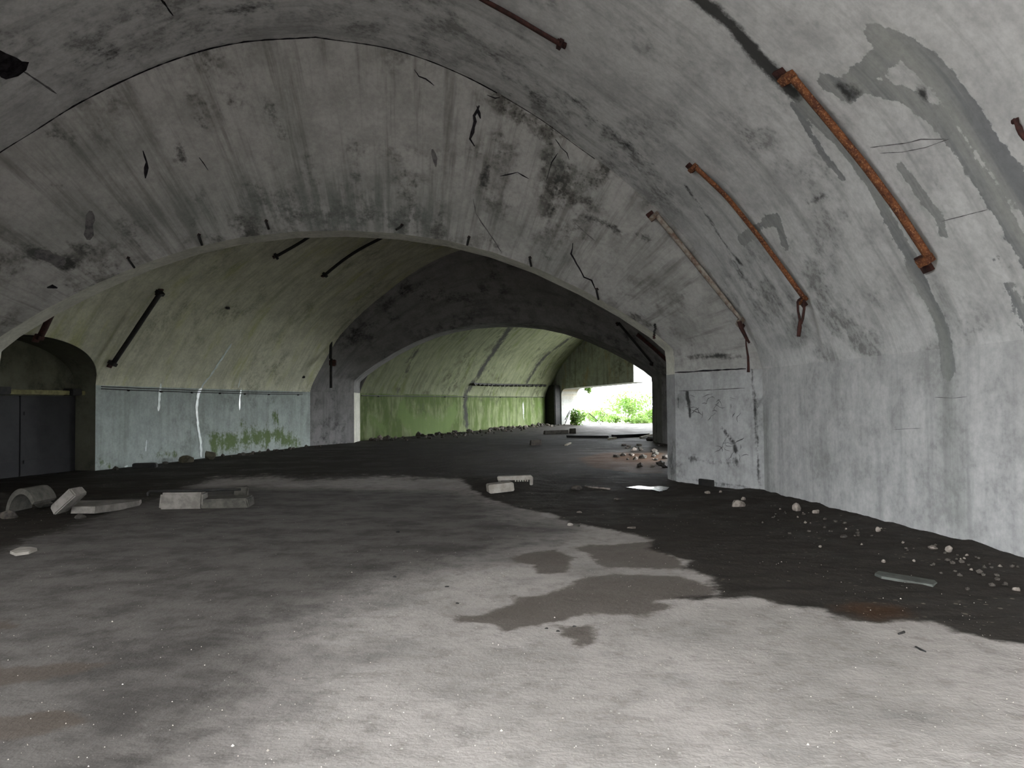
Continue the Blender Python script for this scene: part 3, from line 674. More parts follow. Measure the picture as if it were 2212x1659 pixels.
# ------------------------------------------------------------------ rusty rails bracketed to the vault
def rail(pix, names, label, w=0.055, thick=0.028, standoff=0.10, mat=M_RUST, ends=(True, True), side=1, hook=None, group=None, name='rusty_rail', brk=0.085):
    H = [h for h in (hit(x, y, names) for x, y in densify(pix, 12)) if h]
    if len(H) < 3: print('RAIL MISS', label, [hit(x, y, names) is not None for x, y in pix]); return
    P = [p - d * (standoff / max(0.3, -d.dot(n_))) for p, n_, dist, d in H]; N = [n_ for p, n_, dist, d in H]
    # even out the points along a smooth curve
    A = np.array([tuple(p) for p in P]); k = np.array([1, 2, 3, 2, 1.]); k /= k.sum()
    if len(A) > 6:
        for c in range(3): A[2:-2, c] = np.convolve(A[:, c].copy(), k, 'valid')
    P = [Vector(a) for a in A]
    root = empty(name, H[len(H) // 2][0]); tag(root, label, 'rail', group)
    part('bar', tube_mesh('bar', P, thick, 8, N, w / thick), mat, root)
    for e, i in ((0, 0), (1, -1)):
        if not ends[e]: continue
        t = (P[1] - P[0]).normalized() if e == 0 else (P[-1] - P[-2]).normalized()
        n_ = N[i]; b = t.cross(n_).normalized()
        sgn = -1 if e == 0 else 1
        c = H[i][0] + t * sgn * brk * 0.6 + b * side * brk * 0.9
        br = part('bracket', box_mesh('bracket', c + n_ * 0.02, t, b, n_, brk, brk * 0.8, 0.022, 0.004), M_RUSTD, root)
        part_me = box_mesh('bracket_stem', (c + P[i]) / 2 + n_ * 0.02, t, b, n_, brk * 0.45, brk * 0.85, standoff * 0.55, 0.004)
        part_me.transform(Matrix.Translation(-root.location)); new_obj('bracket_stem', part_me, mat, br)
        bo = box_mesh('bolt', c + n_ * 0.055, t, b, n_, 0.018, 0.018, 0.02, 0.004); bo.transform(Matrix.Translation(-root.location)); new_obj('bolt', bo, M_PAINTED, br)
    if hook: hook(root, P, N)
    return root
def px_at(px, py, ref):
    d = ray(px, py); return CAM + d * ((ref - CAM).dot(cF) / d.dot(cF))
def hook2(root, P, N):
    e = P[-1]
    part('hook', tube_mesh('hook', [px_at(x, y, e) for x, y in ((1730, 645), (1723, 652), (1724, 672), (1728, 692), (1727, 708), (1725, 727))], 0.022, 6, None, 1, [.8, .8, .8, .9, 1.5, 1.2]), M_RUSTD, root)
    part('hook', tube_mesh('hook', [px_at(x, y, e) for x, y in ((1737, 648), (1737, 668), (1734, 688), (1730, 700))], 0.02, 6), M_RUSTD, root)
def hook3(root, P, N):
    e = P[-1]
    part('hook', tube_mesh('hook', [px_at(x, y, e) for x, y in ((1597, 694), (1600, 706), (1608, 722), (1613, 732), (1619, 741))], 0.035, 6, None, 1, [1.2, 1.1, .9, .8, .5]), M_RUSTD, root)
    part('hanging_rod', tube_mesh('hanging_rod', [px_at(x, y, e) for x, y in ((1611, 728), (1612, 745), (1616, 770), (1617, 790), (1617, 804))], 0.018, 5, None, 1, [.6, .8, 1.2, 1.3, 1.6]), M_RUSTD, root)
rail([(1712, 168), (1790, 262), (1870, 360), (1940, 455), (2004, 553)], NEAR, 'longest orange rusty rail curving down the bright grey vault beside the peeled patch', 0.062, 0.03, 0.10, brk=0.10)
rail([(1503, 362), (1570, 425), (1640, 512), (1690, 580), (1736, 643)], NEAR, 'orange rusty rail of middle length with a looped hook dangling from its lower end', 0.058, 0.028, 0.10, hook=hook2, brk=0.075)
rail([(1419, 466), (1480, 540), (1540, 615), (1600, 690)], NEAR + NECK, 'thin pale-painted rusty rail along the arch edge just above the white pier', 0.055, 0.028, 0.12, M_PAINTED, hook=hook3, brk=0.085)
rail([(1005, -25), (1040, -2), (1110, 36), (1170, 72), (1208, 94)], NEAR, 'dark red rusty rail cut off by the top edge above the big arch', 0.055, 0.028, 0.10, M_RUSTD, ends=(False, True), side=-1, brk=0.07)
# twisted scrap of a rail at the frame's edge
root = empty('twisted_rebar', hit(2205, 285, NEAR)[0]); tag(root, 'short twisted dark rusty bar on the brightest part of the vault', 'rebar')
ref = root.location
part('bar', tube_mesh('bar', [px_at(x, y, ref) - ray(x, y) * 0.05 for x, y in ((2193, 256), (2197, 268), (2201, 276), (2206, 288), (2214, 296), (2228, 312))], 0.022, 6, None, 1, [1.2, .9, 1.2, 1.1, 1.3, 1]), M_RUSTD, root)
part('anchor', box_mesh('anchor', px_at(2195, 259, ref), Vector((1, 0, 0)), Vector((0, 1, 0)), Vector((0, 0, 1)), 0.03, 0.03, 0.03, 0.008), M_RUSTD, root)
# middle hall
MV = ['ceiling_mid', 'wall_mid_left', 'wall_mid_right']
rail([(346, 634), (320, 672), (285, 725), (246, 783)], MV, 'long black rail on the green vault above the side doorway', 0.085, 0.05, 0.16, M_IRON, brk=0.10)
rail([(688, 497), (655, 521), (625, 538), (598, 553)], MV, 'short black rail half hidden by the arch rim near its crown', 0.06, 0.04, 0.14, M_IRON, brk=0.08)
rail([(850, 500), (815, 519), (780, 536), (740, 562), (704, 592)], MV, 'longer black rail on the dark vault just beyond the crown of the arch rim', 0.07, 0.045, 0.14, M_IRON, brk=0.09)
rail([(112, 676), (95, 712), (68, 765)], MV, 'rust-brown rail close to the left end of the arch rim over the doorway', 0.09, 0.05, 0.12, M_RUSTD, ends=(False, True), brk=0.10)
rail([(1338, 700), (1360, 726), (1385, 756), (1408, 784)], MV + ['ceiling_second_neck'], 'black rail on the shaded vault left of the exit corner, upper one', 0.06, 0.04, 0.12, M_IRON, brk=0.07)
rail([(1376, 722), (1410, 750), (1436, 775), (1456, 792)], MV + NECK2, 'thick dark rail squeezed between arch rim and exit opening', 0.10, 0.06, 0.12, M_RUSTD, ends=(False, False))
# standing pipe on the dark neck
h = hit(714, 775, NECK2 + MV)
root = empty('pipe', h[0]); tag(root, 'upright black pipe with a bent top on the dark wall between green halls', 'pipe')
ref = h[0]
part('upper_pipe', tube_mesh('upper_pipe', [px_at(x, y, ref) - ray(x, y) * 0.55 for x, y in ((709, 715), (713, 716), (716, 722), (715, 745), (714, 775))], 0.06, 7), M_IRON, root)
part('lower_pipe', tube_mesh('lower_pipe', [px_at(x, y, ref) - ray(x, y) * 0.55 for x, y in ((716, 775), (715, 800), (715, 838))], 0.055, 7), M_IRON, root)
part('coupling', box_mesh('coupling', px_at(719, 784, ref) - ray(719, 784) * 0.5, Vector((1, 0, 0)), Vector((0, 1, 0)), Vector((0, 0, 1)), 0.14, 0.08, 0.13, 0.03), M_RUSTD, root)

# ------------------------------------------------------------------ pegs around the arch rim
pegs = [((430, 507), (437, 526), 'thin black peg on the arch face, over the long green rail'), ((277, 557), (290, 574), 'thin black peg on the arch face, lowest on the darker side'), ((868, 486), (856, 493), 'slanting peg stub just above the crown of the arch rim'),
        ((1013, 512), (1010, 526), 'peg stub beside the slanting crack in the arch face'), ((1145, 556), (1149, 571), 'peg stub on the arch face over the dark vault'), ((1290, 624), (1295, 642), 'peg at the foot of the zigzag crack near the arch rim'),
        ((575, 477), (581, 492), 'faint peg stub in the mouldy band over the arch rim')]
for a, b, lab in pegs:
    ha, hb = hit(*a, NECK), hit(*b, NECK); root = empty('iron_peg', ha[0]); tag(root, label=lab, cat='peg')
    part('stub', tube_mesh('stub', [ha[0] + ha[1] * 0.01, ha[0] + ha[1] * 0.05, hb[0] + hb[1] * 0.07], 0.022, 6), M_IRON, root)
    part('base_plate', box_mesh('base_plate', ha[0] + ha[1] * 0.006, *(lambda n_: (n_.orthogonal().normalized(), n_.cross(n_.orthogonal()).normalized(), n_))(ha[1]), 0.026, 0.026, 0.006), M_RUSTD, root)
ch = hit(1415, 705, NECK)[0]; root = empty('chain_hook', ch); tag(root, 'short hanging chain with a red hook on the arch face above the pier', 'hook')
for k, (x, y) in enumerate(((1416, 703), (1414, 710), (1415, 717), (1412, 724))):
    p = px_at(x, y, ch) - ray(x, y) * 0.06
    part('chain_link', tube_mesh('chain_link', [p + Vector((0, 0, .035)), p + Vector((.02 * (1 if k % 2 else -1), 0, 0)), p - Vector((0, 0, .035))], 0.022, 6), M_IRON, root)
p = px_at(1413, 727, ch) - ray(1413, 727) * 0.06
part('hook', rock_mesh('hook', p - Vector((0, 0, .05)), .04, .04, .07, 5, 0.1, 1), M_RUSTD, root)
# slots where plaster fell out: dark recesses in the neck
for ln, w in (([(196, 455), (193, 485), (191, 518)], 0.14), ([(934, 322), (939, 342), (942, 360)], 0.09), ([(74, 545), (100, 552), (140, 570)], 0.22)):
    ribbon(NECK, ln, w, M_CRACKG, 'plaster_scar', 'ceiling_neck', 0.15, 3)
ribbon(NEAR, [(-70, 128), (-20, 132), (15, 142), (46, 158)], 0.40, M_CRACK, 'recess_shade', 'ceiling_near', 0.1, 5, 0.01)  # flat dark sheet: shade of a recess painted on, no opening cut
ribbon(NEAR, [(48, 152), (85, 176), (122, 202)], 0.03, M_CRACKG, 'crack', 'ceiling_near', 0.4, 6)
ribbon(NECK, [(102, 622), (113, 619), (124, 622)], 0.10, M_CRACK, 'plaster_scar', 'ceiling_neck', 0.3, 4)

# ------------------------------------------------------------------ cables along the far walls
def cable(name, label, pix, names, r, mat, off, clip_px, clip_r, sag=0.0, double=0.0, cat='cable'):
    H = [h for h in (hit(x, y, names) for x, y in densify(pix, 20)) if h]
    P = [p + n_ * off for p, n_, dist, d in H]
    root = empty(name, H[0][0]); tag(root, label, cat)
    part('wire', tube_mesh('wire', P, r, 5), mat, root)
    if double: part('wire', tube_mesh('wire', [p + Vector((0, 0, double)) for p in P], r, 5), mat, root)
    for k, x in enumerate(clip_px):
        y = np.interp(x, [q[0] for q in pix], [q[1] for q in pix]); h = hit(x, y, names)
        if h: part('clip', rock_mesh('clip', h[0] + h[1] * off - Vector((0, 0, clip_r)), clip_r * 1.4, clip_r * 1.4, clip_r, 20 + k, 0.1, 1), mat, root)
    return root
cable('wall_cable', 'double wire with clips strung along the pale wet wall', [(170, 838), (300, 843.5), (420, 847.5), (560, 851), (672, 852.5)], ['ceiling_mid', 'wall_mid_left'], 0.012, M_IRON, 0.08, (195, 272, 343, 409, 470, 524, 577, 640), 0.04, double=0.06)
cable('wall_cable', 'thin wire with clips strung along the mossy far wall', [(778, 854.6), (1000, 857), (1100, 857.7), (1176, 857)], FAR, 0.022, M_IRON, 0.08, (815, 958, 1000, 1078, 1113, 1170), 0.06)
cable('wall_chain', 'thick knotted black chain high on the mossy far wall', [(1018, 826), (1060, 828), (1120, 829), (1176, 830)], ['ceiling_far'], 0.06, M_IRON, 0.15, list(range(1020, 1176, 9)), 0.13, cat='chain')
for k, (x, y) in enumerate(((491, 664), (655, 814))):
    h = hit(x, y, MV); o = tag(new_obj('bolt_hole_plug', rock_mesh('bolt_hole_plug', h[0] - Vector((0, 0, .06)), .09, .09, .08, 40 + k, 0.1, 1), M_IRON),
                          ['round black plug high on the green vault', 'small black plug near the dark neck on the green vault'][k], 'plug')
# dark corner post where the far hall meets the end wall
o = tag(new_obj('trim_corner_post', box_mesh('corner_post', Vector((P3[0] + e3[0] * 0.85, P3[1] + e3[1] * 0.85, 1.55)) - Vector((nE[0], nE[1], 0)) * 0.3, Vector((e3[0], e3[1], 0)), Vector((nE[0], nE[1], 0)), Vector((0, 0, 1)), 0.85, 0.3, 1.55, 0.06, 0.05, 3), M_IRON), kind='structure')

# ------------------------------------------------------------------ side doorway: steel door and ledge
def nic(s, z, d): return Vector(mid_left_pt(s, z, d))
dd = Vector((a2[0], a2[1], 0)); du = Vector((u2[0], u2[1], 0)); dz = Vector((0, 0, 1))
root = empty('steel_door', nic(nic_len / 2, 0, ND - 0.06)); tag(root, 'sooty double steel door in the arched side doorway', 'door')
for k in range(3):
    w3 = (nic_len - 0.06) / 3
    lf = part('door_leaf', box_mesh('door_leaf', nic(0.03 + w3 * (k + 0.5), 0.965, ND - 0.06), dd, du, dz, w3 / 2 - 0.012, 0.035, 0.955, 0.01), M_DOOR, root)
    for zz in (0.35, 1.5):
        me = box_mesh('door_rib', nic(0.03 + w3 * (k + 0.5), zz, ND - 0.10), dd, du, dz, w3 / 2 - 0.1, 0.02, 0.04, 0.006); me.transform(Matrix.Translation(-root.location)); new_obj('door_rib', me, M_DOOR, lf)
root = empty('door_lintel', nic(nic_len / 2, 1.94, ND - 0.2)); tag(root, 'mossy brown lintel ledge over the sooty doorway', 'lintel')
part('ledge', box_mesh('ledge', nic(nic_len / 2, 2.0, ND - 0.2), dd, du, dz, nic_len / 2 - 0.02, 0.16, 0.055, 0.015, 0.01), M_LEDGE, root)
for s_ in (0.10, 0.52, 0.93):
    part('corbel', box_mesh('corbel', nic(nic_len * s_, 2.02, ND - 0.3), dd, du, dz, 0.17, 0.14, 0.085, 0.02, 0.1, int(s_ * 50)), M_IRON, root)

# ------------------------------------------------------------------ rubble on the left
def block(px0, px1, ybase, ytop, label, mat, yaw=0.0, depth=0.5, name='concrete_block', cat='block', jit=0.06, seed=1, bev=0.02, lift=0.0, ref=None):
    c0 = gp((px0 + px1) / 2, ybase); s = ppm(c0); hw = (px1 - px0) * s / 2; hh = (ybase - ytop) * s / 2
    X = Matrix.Rotation(yaw, 3, 'Z') @ Vector((1, 0, 0)); Y = Matrix.Rotation(yaw, 3, 'Z') @ Vector((0, 1, 0))
    c = c0 + Y * (hw * depth) + Vector((0, 0, hh - 0.012 + lift))
    me = box_mesh(name, c, X, Y, Vector((0, 0, 1)), hw, hw * depth, hh, bev, jit, seed); b = Vector((c.x, c.y, c0.z)); me.transform(Matrix.Translation(-b))
    o = new_obj(name, me, mat); o.location = b; tag(o, label, cat); return o
block(345, 435, 1100, 1063, 'pale square concrete block standing on the dark floor under a thin black rod', M_BLOCK, 0.06, 0.5, seed=2, bev=0.03)
block(432, 534, 1098, 1076, 'low dirty concrete slab beside the pale square block', M_BLOCKD, 0.10, 0.6, name='concrete_slab', cat='slab', seed=3)
b = block(505, 534, 1077, 1054, 'small broken lump with a pale end on the low dirty slab', M_BLOCKD, 0.3, 0.8, name='concrete_lump', cat='lump', seed=4, jit=0.2, lift=0.02)
c0 = gp(438, 1100); rz = (1100 - 1059) * ppm(c0)
p0, p1 = px_at(323, 1061, c0 + Vector((0, .1, 0))), px_at(520, 1057, c0 + Vector((0, .1, 0)))
root = empty('iron_rod', (p0 + p1) / 2); tag(root, 'long thin black rod lying across the concrete blocks', 'rod')
part('rod', tube_mesh('rod', [p0, (p0 + p1) / 2 + Vector((0, 0, -.005)), p1], 0.022, 6), M_IRON, root)
part('bent_tip', tube_mesh('bent_tip', [p0, p0 + Vector((-.02, -.02, -.03)), p0 + Vector((-.01, -.03, -.07))], 0.02, 6), M_IRON, root)
# curved pipe shell and slabs at the far left
c0 = gp(45, 1112); s = ppm(c0); verts = []; faces = []; na = 12
for i in range(na + 1):
    a = math.pi * (0.05 + 0.78 * i / na)
    for rr_ in (34 * s, 27 * s):
        for yy in (0.0, 0.55): verts.append((c0.x - rr_ * math.cos(a), c0.y + yy, c0.z - 0.02 + rr_ * 1.75 * math.sin(a)))
for i in range(na):
    q = i * 4; r_ = q + 4
    faces += [(q, r_, r_ + 1, q + 1), (q + 2, q + 3, r_ + 3, r_ + 2), (q, q + 2, r_ + 2, r_), (q + 1, r_ + 1, r_ + 3, q + 3)]
faces += [(0, 1, 3, 2), (na * 4, na * 4 + 2, na * 4 + 3, na * 4 + 1)]
me = fix_normals(mesh('pipe_shell', verts, faces)); me.transform(Matrix.Translation(-c0)); o = new_obj('broken_pipe_shell', me, M_BLOCKD); o.location = c0; tag(o, 'broken curved concrete pipe shell, leftmost in the rubble', 'rubble')
def lump(px, py, wpx, hpx, label, mat, seed, name='rubble_stone', cat='stone', group=None, dep=0.8, sub=2, rot=None):
    c = gp(px, py); s = ppm(c); me = rock_mesh(name, (0, 0, -0.012), wpx * s / 2, wpx * s / 2 * dep, hpx * s / 1.55, seed, 0.3, sub, random.Random(seed).uniform(0, 3) if rot is None else rot)
    o = new_obj(name, me, mat); o.location = c; tag(o, label, cat, group); return o
lump(92, 1096, 40, 26, 'mossy grey lump between pipe shell and leaning slab', M_BLOCKD, 61, rot=0)
c = gp(138, 1116); s = ppm(c)
me = box_mesh('leaning_slab', (0, 0, 0), Vector((1, 0, 0)), Vector((0, 1, 0)), dz, 30 * s, 0.16, 11 * s, 0.02, 0.12, 6)
me.transform(Matrix.Translation((0, 0.1, 0.225)) @ Matrix.Rotation(-0.75, 4, 'Y')); o = new_obj('leaning_slab', me, M_BLOCK); o.location = c; tag(o, 'grey concrete slab leaning on edge among the rubble', 'slab')
pl = [gp(*q) for q in ((155, 1112), (205, 1113), (240, 1106), (300, 1092), (305, 1086), (250, 1089), (215, 1092), (165, 1092))]
me = fix_normals(slab_mesh('flat_slab', [(p.x, p.y) for p in pl], min(p.z for p in pl) - 0.01, 0.11, Matrix.Rotation(-0.05, 4, 'X'), 4)); o = new_obj('flat_slab', me, M_BLOCK); tag(o, 'flat jagged slab lying between leaning slab and pale block', 'slab')
lump(20, 1118, 46, 22, 'low dark stone in front of the curved pipe shell', M_STONED, 63, rot=0)
lump(170, 1120, 30, 12, 'dark stone wedged under the flat jagged slab', M_STONED, 65, rot=0)
pl = [gp(*q) for q in ((22, 1196), (34, 1201), (62, 1197), (80, 1190), (66, 1186), (44, 1186))]
me = fix_normals(slab_mesh('plaster_shard', [(p.x, p.y) for p in pl], min(p.z for p in pl) - 0.004, 0.035, None, 9)); o = new_obj('plaster_shard', me, M_BLOCKP); tag(o, 'pale plaster shard lying alone on the dark floor', 'shard')

# ------------------------------------------------------------------ bricks on the dirt mound
c = gp(1081, 1066); s = ppm(c)
def brick(px, py, hw, hd, hh, yaw, roll, label, mat, seed, lift=0.0):
    c = gp(px, py); me = box_mesh('brick', (0, 0, hh - 0.01 + lift), Vector((1, 0, 0)), Vector((0, 1, 0)), dz, hw, hd, hh, 0.015, 0.05, seed)
    me.transform(Matrix.Rotation(yaw, 4, 'Z') @ Matrix.Rotation(roll, 4, 'Y')); o = new_obj('concrete_brick', me, mat); o.location = c; tag(o, label, 'brick'); return o
brick(1081, 1063, 28 * s, 20 * s, 9.5 * s, 0.22, -0.09, 'pale grey brick in front on the dark mud mound', M_BLOCKP, 71, 0.02)
root = empty('angle_piece', gp(1112, 1047)); c = root.location.copy(); s = ppm(c); tag(root, 'pale long strip of toothed concrete behind the grey brick', 'strip')
part('strip', box_mesh('strip', c + Vector((0, 0.1, 14 * s)), Vector((1, 0.02, 0.02)).normalized(), Vector((0, 1, 0)), dz, 38 * s, 0.09, 4.5 * s, 0.01, 0.05, 3), M_BLOCKP, root)
part('end_leg', box_mesh('end_leg', c + Vector((36 * s, 0.08, 7 * s)), Vector((1, 0, 0)), Vector((0, 1, 0)), dz, 3.5 * s, 0.08, 9 * s, 0.01, 0.1, 4), M_BLOCKP, root)
for k in range(6):
    part('tooth', box_mesh('tooth', c + Vector(((2 + k * 5.2) * s, 0.06, 8.5 * s)), Vector((1, 0, 0)), Vector((0, 1, 0)), dz, 1.5 * s, 0.05, 2.2 * s, 0.004, 0.2, k), M_BLOCKP, root)
part('foot', box_mesh('foot', c + Vector((-33 * s, 0.1, 4.5 * s)), Vector((1, 0, 0)), Vector((0, 1, 0)), dz, 3 * s, 0.08, 6.5 * s, 0.01, 0.1, 5), M_BLOCKD, root)

# ------------------------------------------------------------------ stones along the near right wall and on the mud
named = [(1594, 1094, 34, 17, 'pale flat stone below the pier corner, with a tail of chips', M_STONE), (1606, 1080, 14, 10, 'small grey stone just behind the pale flat stone by the pier', M_STONE),
         (1720, 1103, 22, 19, 'roundest pale stone at the wall foot, one of a neighbouring pair', M_STONE), (1762, 1108, 22, 12, 'squat pinkish stone right of the roundest pale one at the wall foot', M_STONE),
         (1896, 1148, 13, 13, 'small grey stone propped near the wall foot, mid-way along', M_STONE), (2014, 1184, 26, 10, 'yellowish flat stone near the wall foot', M_STONE), (2051, 1192, 18, 17, 'upright pinkish stone near the wall foot', M_STONE),
         (2088, 1200, 10, 7, 'tiny white stone at the wall foot beyond the upright pinkish one', M_STONE), (1908, 1214, 11, 9, 'pink brick chip above the flat board', M_STONE), (1772, 1182, 10, 7, 'greyish chip alone on the wet mud', M_STONE),
         (1822, 1160, 22, 9, 'reddish lump half sunk in the wall-side dirt', M_STONED), (1232, 1135, 14, 9, 'white chip at the edge of the mud', M_BLOCKP), (1247, 1137, 16, 7, 'grey-green chip touching the white chip at the mud edge', M_BLOCKD),
         (1252, 1107, 14, 5, 'small brick-red chip on the black mud', M_STONE), (1365, 1140, 32, 5, 'narrow pale sliver on the black mud', M_STONE), (1246, 1058, 26, 12, 'black clod beside the thin pale stick', M_STONED), (1334, 1080, 18, 8, 'dim grey stone on the mud beyond the puddle glint', M_STONED),
         (404, 999, 36, 18, 'low brown boulder at the foot of the pale wet wall', M_BROWN), (452, 993, 30, 24, 'taller brown boulder at the foot of the pale wet wall', M_BROWN),
         (2196, 1275, 24, 12, 'white crumpled chunk at the frame edge near the board', M_STONE), (1528, 1066, 16, 8, 'small pale stone before the black gap under the pier', M_STONE), (1556, 1064, 10, 6, 'tiny pale stone right of the black gap under the pier', M_STONE)]
for k, (x, y, w, h_, lab, mt) in enumerate(named): lump(x, y, w, h_, lab, mt, 100 + k, rot=0.0 if w > 20 else None)
# anonymous crumbs in the wall-side dirt
rk = random.Random(21); crumbs = [rock_mesh('rubble_crumb', (0, 0, -0.01), 1, 0.8, 0.7, 300 + k, 0.3, 1) for k in range(5)]
for k in range(70):
    t = rk.random() ** 0.8; bx, by = 1660 + t * 560, 1072 + t * 150
    x, y = bx - rk.uniform(0, 60), by + abs(rk.gauss(0, 1)) * 26 + 4
    c = gp(x, y); sz = rk.uniform(0.012, 0.035) * (1.3 if rk.random() < 0.15 else 1)
    o = bpy.data.objects.new('rubble_crumb', crumbs[k % 5]); COL.objects.link(o); o.location = c; o.scale = (sz, sz, sz); o.rotation_euler.z = rk.uniform(0, 6.28)
    tag(o, 'small crumb of rubble in the dark dirt along the near wall', 'rubble', 'rubble crumbs along the near wall')
for k, me in enumerate(crumbs): me.materials.append(M_STONE if k < 1 else M_STONED)
# black box standing for the darkness of the drain hole under the pier
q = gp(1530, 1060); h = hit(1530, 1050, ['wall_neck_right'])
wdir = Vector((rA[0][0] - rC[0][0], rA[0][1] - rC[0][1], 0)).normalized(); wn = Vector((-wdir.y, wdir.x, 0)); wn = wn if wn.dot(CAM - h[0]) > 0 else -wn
o = tag(new_obj('dark_drain_hole', box_mesh('dark_drain_hole', Vector((h[0].x, h[0].y, 0.07)) + wn * 0.05, wdir, wn, dz, 0.19, 0.03, 0.07, 0.008), M_IRON), 'black box standing for the dark drain hole at the foot of the white pier', 'drain')
# board by the near wall
pl = [gp(*x) for x in ((1890, 1243), (1898, 1237), (2018, 1256), (2024, 1260), (2014, 1268), (1905, 1250))]
me = fix_normals(slab_mesh('board', [(p.x, p.y) for p in pl], min(p.z for p in pl) - 0.01, 0.03, None, 2)); o = new_obj('board', me, M_WOOD); tag(o, 'flat weathered board lying in the dirt by the near wall', 'board')
def stick(pix, r, label, mat, lift=0.02, cat='stick', name='stick', taper=None):
    P = [gp(*x) + Vector((0, 0, lift)) for x in pix]; b = P[0].copy(); me = tube_mesh(name, [p - b for p in P], r, 6, None, 1, taper)
    o = new_obj(name, me, mat); o.location = b; tag(o, label, cat); return o
stick([(1264, 1052), (1290, 1055), (1318, 1058)], 0.02, 'thin pale stick on the mud next to the black clod', M_STONE, 0.01)
stick([(1978, 1398), (1990, 1405), (2000, 1409)], 0.008, 'thin black twig on the pale floor', M_WOODD, 0.004, taper=[.5, 1, .6])
stick([(1941, 1371), (1953, 1367)], 0.010, 'black splinter by the edge of the wet stain', M_WOODD, 0.006, taper=[.7, 1])
for k, (x, y) in enumerate(((965, 1268), (988, 1304), (860, 1150), (852, 1247), (1180, 1358), (1206, 1364), (1240, 1354))):
    c = gp(x, y); s = ppm(c); o = new_obj('soot_flake', rock_mesh('soot_flake', (0, 0, -0.004), 6 * s, 3 * s, 3 * s, 500 + k, 0.3, 1), M_WOODD); o.location = c
    tag(o, 'small black soot flake on the pale middle of the floor', 'flake', 'soot flakes on the pale floor')
# grit on the near floor: nobody could count it
bm_v, bm_f = [], []; rg = random.Random(5)
for k in range(2600):
    y = 3.2 + 9 * rg.random() ** 1.6; x = rg.uniform(-0.72, 0.72) * y
    if x > 3.9: continue
    z = floor_z(x, y); r_ = (0.0015 + 0.0042 * rg.random() ** 2.2) * (1 + (rg.random() < 0.02) * 1.2)
    b_ = len(bm_v); a = rg.uniform(0, 6.28)
    for t in range(4): bm_v.append((x + r_ * math.cos(a + t * 1.57), y + r_ * math.sin(a + t * 1.57) * rg.uniform(.6, 1.2), z - 0.001))
    bm_v.append((x, y, z + r_ * 0.9)); bm_f += [(b_ + t, b_ + (t + 1) % 4, b_ + 4) for t in range(4)]
M_GRIT = simple('pale_grit', (0.55, 0.50, 0.44), (0.22, 0.19, 0.16), 6)
o = new_obj('grit', mesh('grit', bm_v, bm_f), M_GRIT); tag(o, 'pale grit strewn over the near floor', 'grit', kind='stuff')
# puddle
pl = [gp(*x) for x in ((1352, 1054), (1380, 1051), (1405, 1053), (1425, 1050), (1446, 1054), (1440, 1060), (1424, 1064), (1408, 1059), (1375, 1058))]
zz = max(floor_z(p.x, p.y) for p in pl) + 0.004
o = new_obj('puddle', fix_normals(slab_mesh('puddle', [(p.x, p.y) for p in pl], zz - 0.05, 0.05, None, 1)), M_WATER)
for v in o.data.vertices:
    if v.co.z > zz - 0.025: v.co.z = zz
tag(o, 'shallow puddle glinting beside the pier', 'puddle')

# ------------------------------------------------------------------ rubble heaps along the far walls
rk = random.Random(33); heap = [rock_mesh('far_rubble', (0, 0, -0.02), 1, 0.8, 0.7, 400 + k, 0.35, 1) for k in range(6)]
for k, me in enumerate(heap): me.materials.append([M_STONED, M_STONED, M_STONED, M_BLOCKD, M_STONED, M_STONE][k])
wl = np.array([rH[-1, :2], rI[-1, :2]])
for k in range(190):
    t = rk.uniform(0.0, 0.98); p = wl[0] * (1 - t) + wl[1] * t; off = abs(rk.gauss(0, 0.9)) + 0.3
    if 0.12 < t < 0.5: off *= 1.5
    if t > 0.93: continue
    q = p + u3 * off; sz = rk.uniform(0.06, 0.22) * (1.1 if off < 1 else 0.7)
    o = bpy.data.objects.new('rubble_stone', heap[k % 6]); COL.objects.link(o); o.location = (q[0], q[1], floor_z(*q)); o.scale = (sz, sz, sz * rk.uniform(.7, 1.2)); o.rotation_euler.z = rk.uniform(0, 6.28)
    tag(o, 'dark stone in the rubble strewn along the mossy far wall', 'stone', 'rubble along the mossy far wall')
for k in range(26):
    t = rk.uniform(0, 1); q = LB * (1 - t) + LE * t + u2 * (abs(rk.gauss(0, .35)) + .16); sz = rk.uniform(.04, .11)
    o = bpy.data.objects.new('rubble_stone', heap[k % 5]); COL.objects.link(o); o.location = (q[0], q[1], floor_z(*q)); o.scale = (sz, sz, sz); o.rotation_euler.z = rk.uniform(0, 6.28)
    tag(o, 'dark stone scattered along the foot of the pale wet wall', 'stone', 'stones along the pale wet wall')
for k in range(34):
    q = gp(rk.uniform(1330, 1455), rk.uniform(962, 1012)); sz = rk.uniform(.05, .16)
    o = bpy.data.objects.new('rubble_stone', heap[k % 6]); COL.objects.link(o); o.location = q; o.scale = (sz, sz, sz * .8); o.rotation_euler.z = rk.uniform(0, 6.28)
    tag(o, 'dark stone in the loose rubble between pier and exit', 'stone', 'rubble between pier and exit')
block(286, 334, 1011, 1000, 'low black box at the foot of the pale wet wall', M_IRON, 0.2, 0.4, name='wall_box', cat='box')
block(1146, 1170, 962, 950, 'black squared stone on the grey far floor', M_STONED, 0.2, 0.5, name='squared_stone', cat='stone', jit=.15)
lump(1424, 950, 26, 20, 'dark boulder in the exit against the jamb', M_STONED, 601, rot=0)
lump(1405, 952, 20, 10, 'lower dark boulder left of the exit boulder', M_STONED, 602, rot=0)
